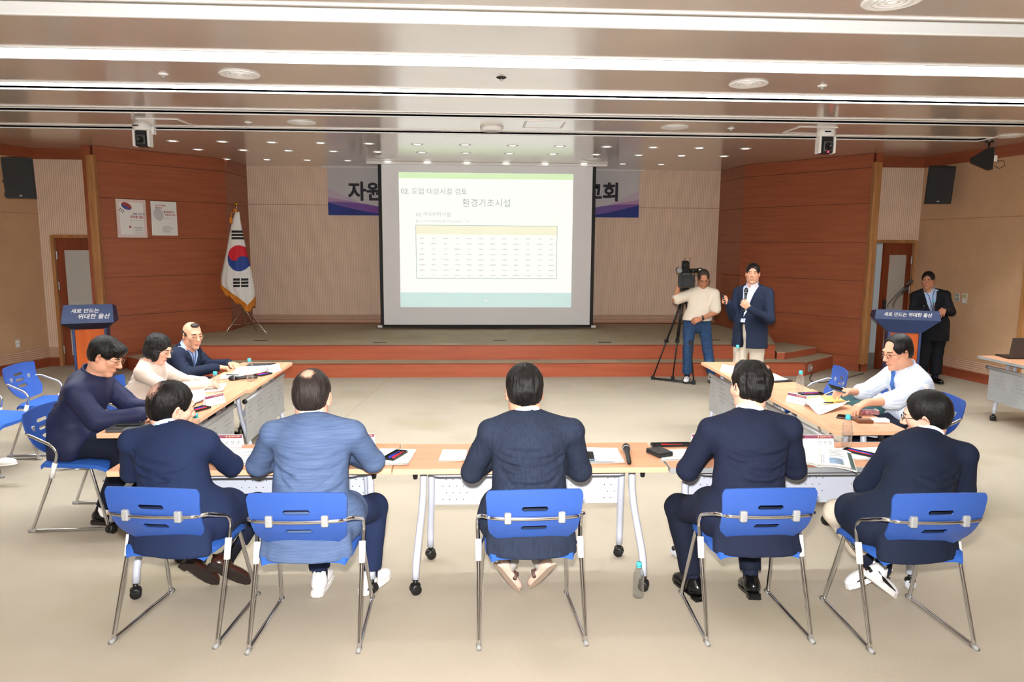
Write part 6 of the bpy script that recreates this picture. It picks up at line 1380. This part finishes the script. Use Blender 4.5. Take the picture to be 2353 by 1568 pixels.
PPL[6] = figure('man with glasses in dark navy zip jacket, in profile, looking down at his table', (-2.735, 4.98, 0), D(-90),
    seated(head=(.03, .195, 1.165), neck=(.015, .10, 1.03), chest=(0, .02, .87), waist=(0, -.06, .70), pelvis=(0, -.045, .565), shL=(-.18, .06, .95), shR=(.19, .06, .95), elL=(-.2, .22, .755), elR=(.2, .2, .75), wrL=(-.08, .46, .77), wrR=(.12, .46, .775), hrot=(0, -26, 0), knL=(-.1, .36, .52), knR=(.13, .34, .52), anL=(-.08, .2, .1), anR=(.14, .16, .1), ftL=(.1, 1, 0), ftR=(.15, 1, 0), hem=.47, frontcut=.13),
    dict(top='zip', topmat=c_zip, botmat=c_dark, girth=1.12, head=1.06, shoe='blacksport', hair='fringe', hairvol=1.4, strand=.002, glasses=m_glassg, ease=.03, folds=.008, fs=(6, 6, 9), sleeve=(.075, .068, .05), seed=11, sockmat=m_solew))
PPL[7] = figure('woman with black bob and glasses in pale beige jacket writing at the table', (-2.78, 6.02, 0), D(-88),
    seated(head=(.03, .135, 1.06), neck=(.015, .06, .935), chest=(0, .02, .80), waist=(0, -.05, .67), pelvis=(0, -.035, .56), shL=(-.15, .05, .885), shR=(.165, .05, .88), elL=(-.19, .25, .745), elR=(.19, .26, .745), wrL=(-.07, .46, .765), wrR=(.09, .52, .765), hrot=(-6, -22, 0), hem=.47, knL=(-.08, .36, .5), knR=(.08, .36, .5)),
    dict(top='blouse', topmat=c_beige, shirtmat=None, botmat=c_dark, girth=.92, head=.98, shoe='black', hair='bob', strand=.003, wavy=.004, glasses=m_glassg, bust=True, pad=.05, sleeve=(.058, .05, .04), skin=sk2, folds=.005, seed=13))
PPL[8] = figure('balding man with glasses in navy suit and light blue shirt, hands on his papers', (-2.82, 6.92, 0), D(-92),
    seated(head=(.03, .11, 1.06), neck=(.02, .045, .935), chest=(0, .0, .80), waist=(0, -.05, .67), pelvis=(0, -.035, .56), shL=(-.175, .02, .88), shR=(.18, .01, .875), elL=(-.215, .15, .73), elR=(.225, .12, .72), wrL=(-.1, .40, .765), wrR=(.12, .37, .765), hrot=(-40, -6, 0), tyaw=-14, hem=.46, curl=(.5, .7), frontcut=.12),
    dict(topmat=c_blz, shirtmat=c_blueshirt, botmat=c_dark, girth=1.05, head=1.06, shoe='black', hair='bald', hairmat=h_grey, glasses=m_glassg, vee=(.72, .10, None), strand=.001, seed=14))
PPL[9] = figure('man with dark-framed glasses in white striped shirt and blue tie reaching over the table', (3.38, 5.22, 0), D(90),
    seated(head=(-.02, .155, 1.145), neck=(-.01, .065, 1.01), chest=(0, .01, .86), waist=(0, -.06, .70), pelvis=(0, -.045, .565), shL=(-.19, .05, .935), shR=(.17, .07, .935), elL=(-.245, .28, .815), elR=(.24, .24, .78), wrL=(-.275, .51, .81), wrR=(.17, .42, .80), hdL=(-.1, .9, -.35), hdR=(-.3, .9, .1), pnL=(0, -.3, -1), hrot=(10, -14, 0), hem=.49, curl=(.35, .5), frontcut=.12, knL=(-.12, .38, .52), knR=(.12, .38, .52)),
    dict(top='shirt', striped=True, topmat=c_stripe, botmat=c_dark, girth=1.12, belly=.04, head=1.08, shoe='black', hair='receding', strand=.002, glasses=m_glass, tie=c_tie, cuffback=.78, sleeve=(.074, .066, .066), folds=.006, seed=15))
# ---- standing: joints given around the feet, facing set by tyaw
stand = lambda **kw: dict(dict(seated=False, hdL=(0, 0, -1), hdR=(0, 0, -1), pnL=(0, 1, 0), pnR=(0, 1, 0), ftL=(0, -1, 0), ftR=(0, -1, 0)), **kw)
PPL[10] = figure('standing speaker in navy blazer and light trousers talking into a microphone', (3.42, 8.6, 0), 0,
    stand(head=(-.015, -.03, 1.60), neck=(0, .0, 1.455), chest=(0, .0, 1.25), waist=(-.015, -.01, 1.03), pelvis=(0, 0, .90), tyaw=132, hrot=(156, 2, 0), shL=(.145, -.13, 1.365), shR=(-.125, .13, 1.36), elL=(.14, -.24, 1.06), wrL=(-.15, -.31, 1.20), elR=(-.2, .05, 1.07), wrR=(-.33, -.08, 1.25),
          hdL=(-.75, -.1, .55), pnL=(.1, .9, .3), hdR=(-.75, -.35, .35), pnR=(.1, -.8, .3), knL=(.09, -.03, .49), anL=(.1, .0, .1), knR=(-.1, .02, .49), anR=(-.1, .04, .1), ftL=(-.3, -1, 0), ftR=(-.6, -.9, 0), hem=.69, curl=(1., .55), thumbflip=(1, 1)),
    dict(topmat=c_blz, shirtmat=c_whiteshirt2 if False else cloth('pale_blue_shirt', '#c9d3ee', '#d2dbf2'), botmat=c_chino, girth=1.12, belly=.045, head=1.0, shoe='black', hair='short', hairvol=1.6, vee=(1.06, .10, (.028, .02)), veeoff=.0, ease=.022, belt=True, sleeve=(.07, .06, .046), leg=(.098, .082, .072), seed=17))
PPL[11] = figure('video operator in cream polo shirt and blue jeans bending over the tripod', (3.2, 9.75, 0), 0,
    stand(head=(-.055, -.10, 1.49), neck=(-.045, -.02, 1.355), chest=(-.045, .0, 1.17), waist=(-.08, .0, .97), pelvis=(-.09, 0, .87), tyaw=168, hrot=(168, -30, 4), shL=(.12, -.05, 1.27), shR=(-.20, .02, 1.26), elL=(.11, -.17, 1.03), wrL=(-.11, -.22, .94), elR=(-.42, -.03, 1.19), wrR=(-.385, -.04, 1.37),
          hdL=(-.9, -.1, -.25), pnL=(.0, .8, -.5), hdR=(.4, -.1, .9), pnR=(.7, .2, 0), knR=(-.19, .04, .5), anR=(-.17, .1, .1), knL=(.08, .0, .47), anL=(.15, -.04, .1), ftR=(-.35, -.9, 0), ftL=(.1, -1, 0), hem=.905, curl=(.75, .9)),
    dict(top='polo', topmat=c_polo, botmat=c_jean, girth=1.05, head=.98, shoe='bw', hair='receding', hairmat=h_grey, glasses=m_glassg, skin=sk3, belly=.02, sleeve=(.075, .07, .06), leg=(.092, .07, .066), folds=.005, seed=19))
PPL[12] = figure('man with glasses in dark suit standing behind the attended lectern', (6.52, 9.72, 0), 0,
    stand(head=(-.17, -.06, 1.475), neck=(-.12, -.02, 1.34), chest=(-.085, .0, 1.15), waist=(-.04, .0, .95), pelvis=(0, .0, .84), tyaw=158, hrot=(138, -4, 0), shL=(.1, -.07, 1.265), shR=(-.265, .05, 1.245), elL=(.13, -.17, 1.04), wrL=(-.04, -.27, 1.10), elR=(-.34, -.05, 1.03), wrR=(-.3, -.22, 1.09),
          hdL=(-.6, -.5, -.5), pnL=(0, .3, -.9), knL=(.09, .0, .46), anL=(.1, .0, .1), knR=(-.09, .0, .46), anR=(-.1, .02, .1), hem=.62, curl=(.5, .5)),
    dict(topmat=c_black, shirtmat=c_blueshirt, botmat=c_black, girth=1.1, belly=.03, head=.98, shoe='black', hair='short', hairvol=1.3, vee=(.98, .1, None), glasses=m_glassg, skin=sk3, leg=(.1, .085, .08), seed=21))
PPL[13] = figure('person in cream trousers and white slip-on shoes, only the feet in view', (-4.55, 5.62, 0), D(-90),
    seated(anR=(.1, .56, .085), anL=(-.06, .70, .25), knR=(.1, .42, .5), knL=(-.04, .44, .60), ftR=(.05, 1, 0), ftL=(0, 1, .05)),
    dict(top='blouse', topmat=c_beige, botmat=cloth('cream_trousers', '#ded2c8', '#e4d9d0'), girth=.92, hair='bob', shoe='flat', sock=False, face=False, res=.012, legend=.12, head=.98))
# ------------------------------------------------------------------ held things, video camera, draped jacket
def world(i, loc, p): return Vector(loc)+Vector(p)
L10 = Vector((3.42, 8.6, 0))
a = L10+Vector((-.205, -.305, 1.16)); b = L10+Vector((-.165, -.235, 1.445)); mic('handheld_microphone', tuple(a), tuple(b), 'black handheld microphone raised to the standing speaker\'s mouth')
c_ = L10+Vector((-.41, -.165, 1.30)); t = thing('slide_clicker', 'small black slide clicker in the raised hand of the standing speaker', 'remote', tuple(c_)); MB().box((0, 0, 0), (.022, .02, .12), RY(-.35), bev=.005).build('body', m_black, t); MB().box((-.002, -.012, .02), (.01, .004, .014), RY(-.35)).build('button', m_greym, t)
# lanyards
def lanyard(i, loc, rz, label, z_end, dx=.03):
    f = PPL[i][1]; R = RZ(rz); n, fw, sd, U = f['nek'], f['fw'], f['sd'], f['U']; P = lambda p: Vector(loc)+R @ Vector(p)
    e = np.array((f['wai'][0], f['wai'][1], z_end)); ct = [P(front(U, n+(e-n)*u, fw, .012)) for u in (.25, .5, .75, 1.)]; t = thing('lanyard', label, 'lanyard', tuple(ct[-1]))
    for s in (-1, 1): MB().tube([P(n+sd*s*.06+fw*.05)-ct[-1]]+[c+(R @ Vector(sd))*s*.03*(1-u)-ct[-1] for c, u in zip(ct, (.25, .5, .75, 1))], .005, 6).build('strap', c_lan, t, True)
    MB().box((0, 0, -.03), (.03, .012, .05), R, bev=.004).build('clip', m_greym, t)
lanyard(8, (-2.82, 6.92, 0), D(-92), 'navy lanyard around the neck of the balding man', .74)
lanyard(12, (6.52, 9.72, 0), 0, 'thin navy lanyard around the neck of the lectern man', 1.0)
# watch on the video operator's wrist
w = Vector((3.2, 9.75, 0))+Vector((-.085, -.215, .95)); t = thing('wrist_watch', 'black wrist watch on the video operator\'s forearm', 'watch', tuple(w)); MB().tube([Vector((0, .034*math.cos(q), .034*math.sin(q))) for q in np.linspace(0, 2*PI, 15)[:-1]], .008, 6, closed=True).build('strap', m_black, t, True); MB().box((0, -.036, .0), (.03, .01, .034), bev=.003).build('case', m_black, t)
# tripod with a broadcast camera
F3 = [Vector(onz(*q)) for q in ((1500, 873), (1594, 884), (1545, 868))]; F3[2] = Vector(onz(1545, 862)); F3[2] = Vector((2.86, 9.98, 0)); hd_ = Vector(ony(1573, 690, 9.82)); base_ = (F3[0]+F3[1]+F3[2])/3; o_ = Vector((base_.x, base_.y, 0))
t = thing('camera_tripod', 'tall black two-stage tripod with ground spreader in front of the stage', 'tripod', tuple(o_))
apx = hd_-o_
for q in F3:
    f_ = q-o_+Vector((0, 0, .03)); d = (f_-apx); side = d.cross(Vector((0, 0, 1))).normalized()*.02; top = apx+Vector((d.x, d.y, 0)).normalized()*.04
    lg = MB().tube([top+side, top.lerp(f_, .52)+side*.7], .011, 8).build('leg', m_black, t, True); MB().tube([top-side, top.lerp(f_, .52)-side*.7], .011, 8).build('leg_rail', m_black, lg, True)
    MB().tube([top.lerp(f_, .40), top.lerp(f_, .99)], .010, 8).build('lower_rail', m_black, lg, True); MB().box(top.lerp(f_, .52), (.06, .035, .05), bev=.008).build('leg_clamp', m_blackm, lg); MB().box(f_+Vector((0, 0, .0)), (.05, .05, .06), bev=.012).build('foot', m_blackm, lg)
sp = o_*0
for q in F3: MB().tube([Vector((0, 0, .02)), q-o_+Vector((0, 0, .025))], .012, 6).build('spreader_arm', m_black, t, True)
MB().tube([F3[0]-o_+Vector((0, 0, .02)), F3[1]-o_+Vector((0, 0, .02))], .011, 6).build('spreader_bar', m_black, t, True)
MB().lathe([(.05, -.05), (.06, -.03), (.06, .02), (.045, .05), (.0, .05)], apx, 16).build('bowl', m_black, t, True)
MB().lathe([(.045, .05), (.05, .07), (.05, .13), (.0, .13)], apx, 14).build('fluid_head', m_black, t, True); MB().box(apx+Vector((0, 0, .15)), (.13, .16, .04), bev=.01).build('head_plate', m_blackm, t)
MB().tube([apx+Vector((.03, .06, .1)), apx+Vector((.12, .32, -.02))], .010, 8).build('pan_handle', m_black, t, True)
vb = o_+apx+Vector((0, 0, .175)); rv = D(-12)
t = thing('video_camera', 'black shoulder video camera with fluffy microphone on the tripod', 'camera', tuple(vb), rv)
MB().box((0, .05, .12), (.15, .34, .2), bev=.02).build('body', m_black, t); MB().box((0, -.17, .1), (.22, .1, .17), bev=.012).build('matte_box', m_blackm, t)
MB().lathe([(.075, 0), (.08, .02), (.08, .06), (.065, .065), (.06, .01), (0, .0)], (0, -.19, .1), 20, RX(PI/2)).build('lens_hood', m_black, t, True); MB().lathe([(.0, 0), (.035, 0), (.03, .01), (0, .012)], (0, -.2, .1), 14, RX(PI/2)).build('lens_glass', M('lens_glass', '#0a0a10', .05), t, True)
MB().tube([(0, -.12, .3), (0, -.08, .31), (0, .1, .33), (0, .2, .26)], [.015, .02, .02, .018], 8).build('carry_handle', m_black, t, True)
MB().tube([(-.1, -.2, .25), (-.1, .06, .25)], [.036, .036], 14).build('shotgun_microphone', m_black, t, True); MB().lathe([(0, .012), (.034, .01), (.038, 0), (.036, -.01)], (-.1, -.2, .25), 16, RX(PI/2)).build('microphone_tip', M('mic_foam_grey', '#8f9090', .9), t, True)
MB().tube([(.04, -.06, .24), (.17, -.06, .245)], .03, 12).build('viewfinder', m_black, t, True); MB().box((.19, -.065, .245), (.06, .075, .075), bev=.012).build('viewfinder_eyecup', m_black, t); MB().box((.19, -.105, .245), (.045, .004, .045)).build('tally_label', m_white, t)
for dx in (-.02, .05): MB().tube([(dx, .08, .3), (dx+.01, .06, .42)], .004, 5).build('antenna', m_black, t, True)
MB().box((0, .08, .3), (.1, .16, .12), RX(.3), bev=.02).build('top_unit', m_blackm, t)
# green jacket heaped over the chair beside the striped-shirt man
gc = Vector((3.33, 5.76, .478)); t = thing('draped_jacket', 'dark green jacket heaped on a white and black bag beside the striped-shirt man', 'jacket', tuple(gc), D(90))
S = Solid(axis(-.34, .34, .009), axis(-.42, .42, .009), axis(-.06, .32, .009))
for c0, r0 in (((0, 0, .06), (.2, .22, .1)), ((.08, .13, .1), (.14, .15, .1)), ((-.07, .16, .07), (.14, .18, .08)), ((-.1, -.1, .08), (.13, .14, .1)), ((.05, .25, .02), (.1, .12, .07))): S.ell(c0, r0, None, .05)
S.half((0, 0, .0), (0, 0, -1), .01); V, F = S.mesh(); V = creased(V, F, .018, (9, 9, 9), [((-.1, .2, .18), (.1, -.1, .2), .018, .02), ((-.2, .1, .1), (.05, .25, .15), .018, .02), ((.1, .2, .18), (.0, .0, .2), .015, .018)], 9); nmesh('cloth', V, F, cloth('dark_green', '#1f3a3c', '#264346'), t)
pg = thing('shoulder_bag', 'white and black bag peeping out behind the heaped green jacket', 'bag', (3.50, 5.93, .475), D(60)); MB().box((0, 0, .1), (.26, .14, .2), bev=.05).build('bag_body', m_white, pg); MB().tube([(-.1, 0, .18), (-.06, -.02, .24), (.05, -.02, .25), (.1, 0, .18)], .012, 8).build('strap', m_black, pg, True); MB().box((.02, -.075, .12), (.1, .012, .06), bev=.005).build('pocket', m_black, pg)
chair(3.36, 5.80, D(90), 'blue chair beneath the heaped green jacket')
# phone held by the striped-shirt man
t = thing('smartphone', 'phone in the far hand of the striped-shirt man', 'phone', tuple(Vector((3.38, 5.22, 0))+RZ(D(90)) @ Vector((.13, .53, .83)))); MB().box((0, 0, 0), (.14, .07, .009), RX(.4) @ RY(.3), bev=.003).build('body', M('blue_grey_case', '#3c5468', .4), t); MB().box((0, 0, .006), (.13, .062, .001), RX(.4) @ RY(.3)).build('glass', M('phone_glass', '#15171c', .08), t)
flush_text()
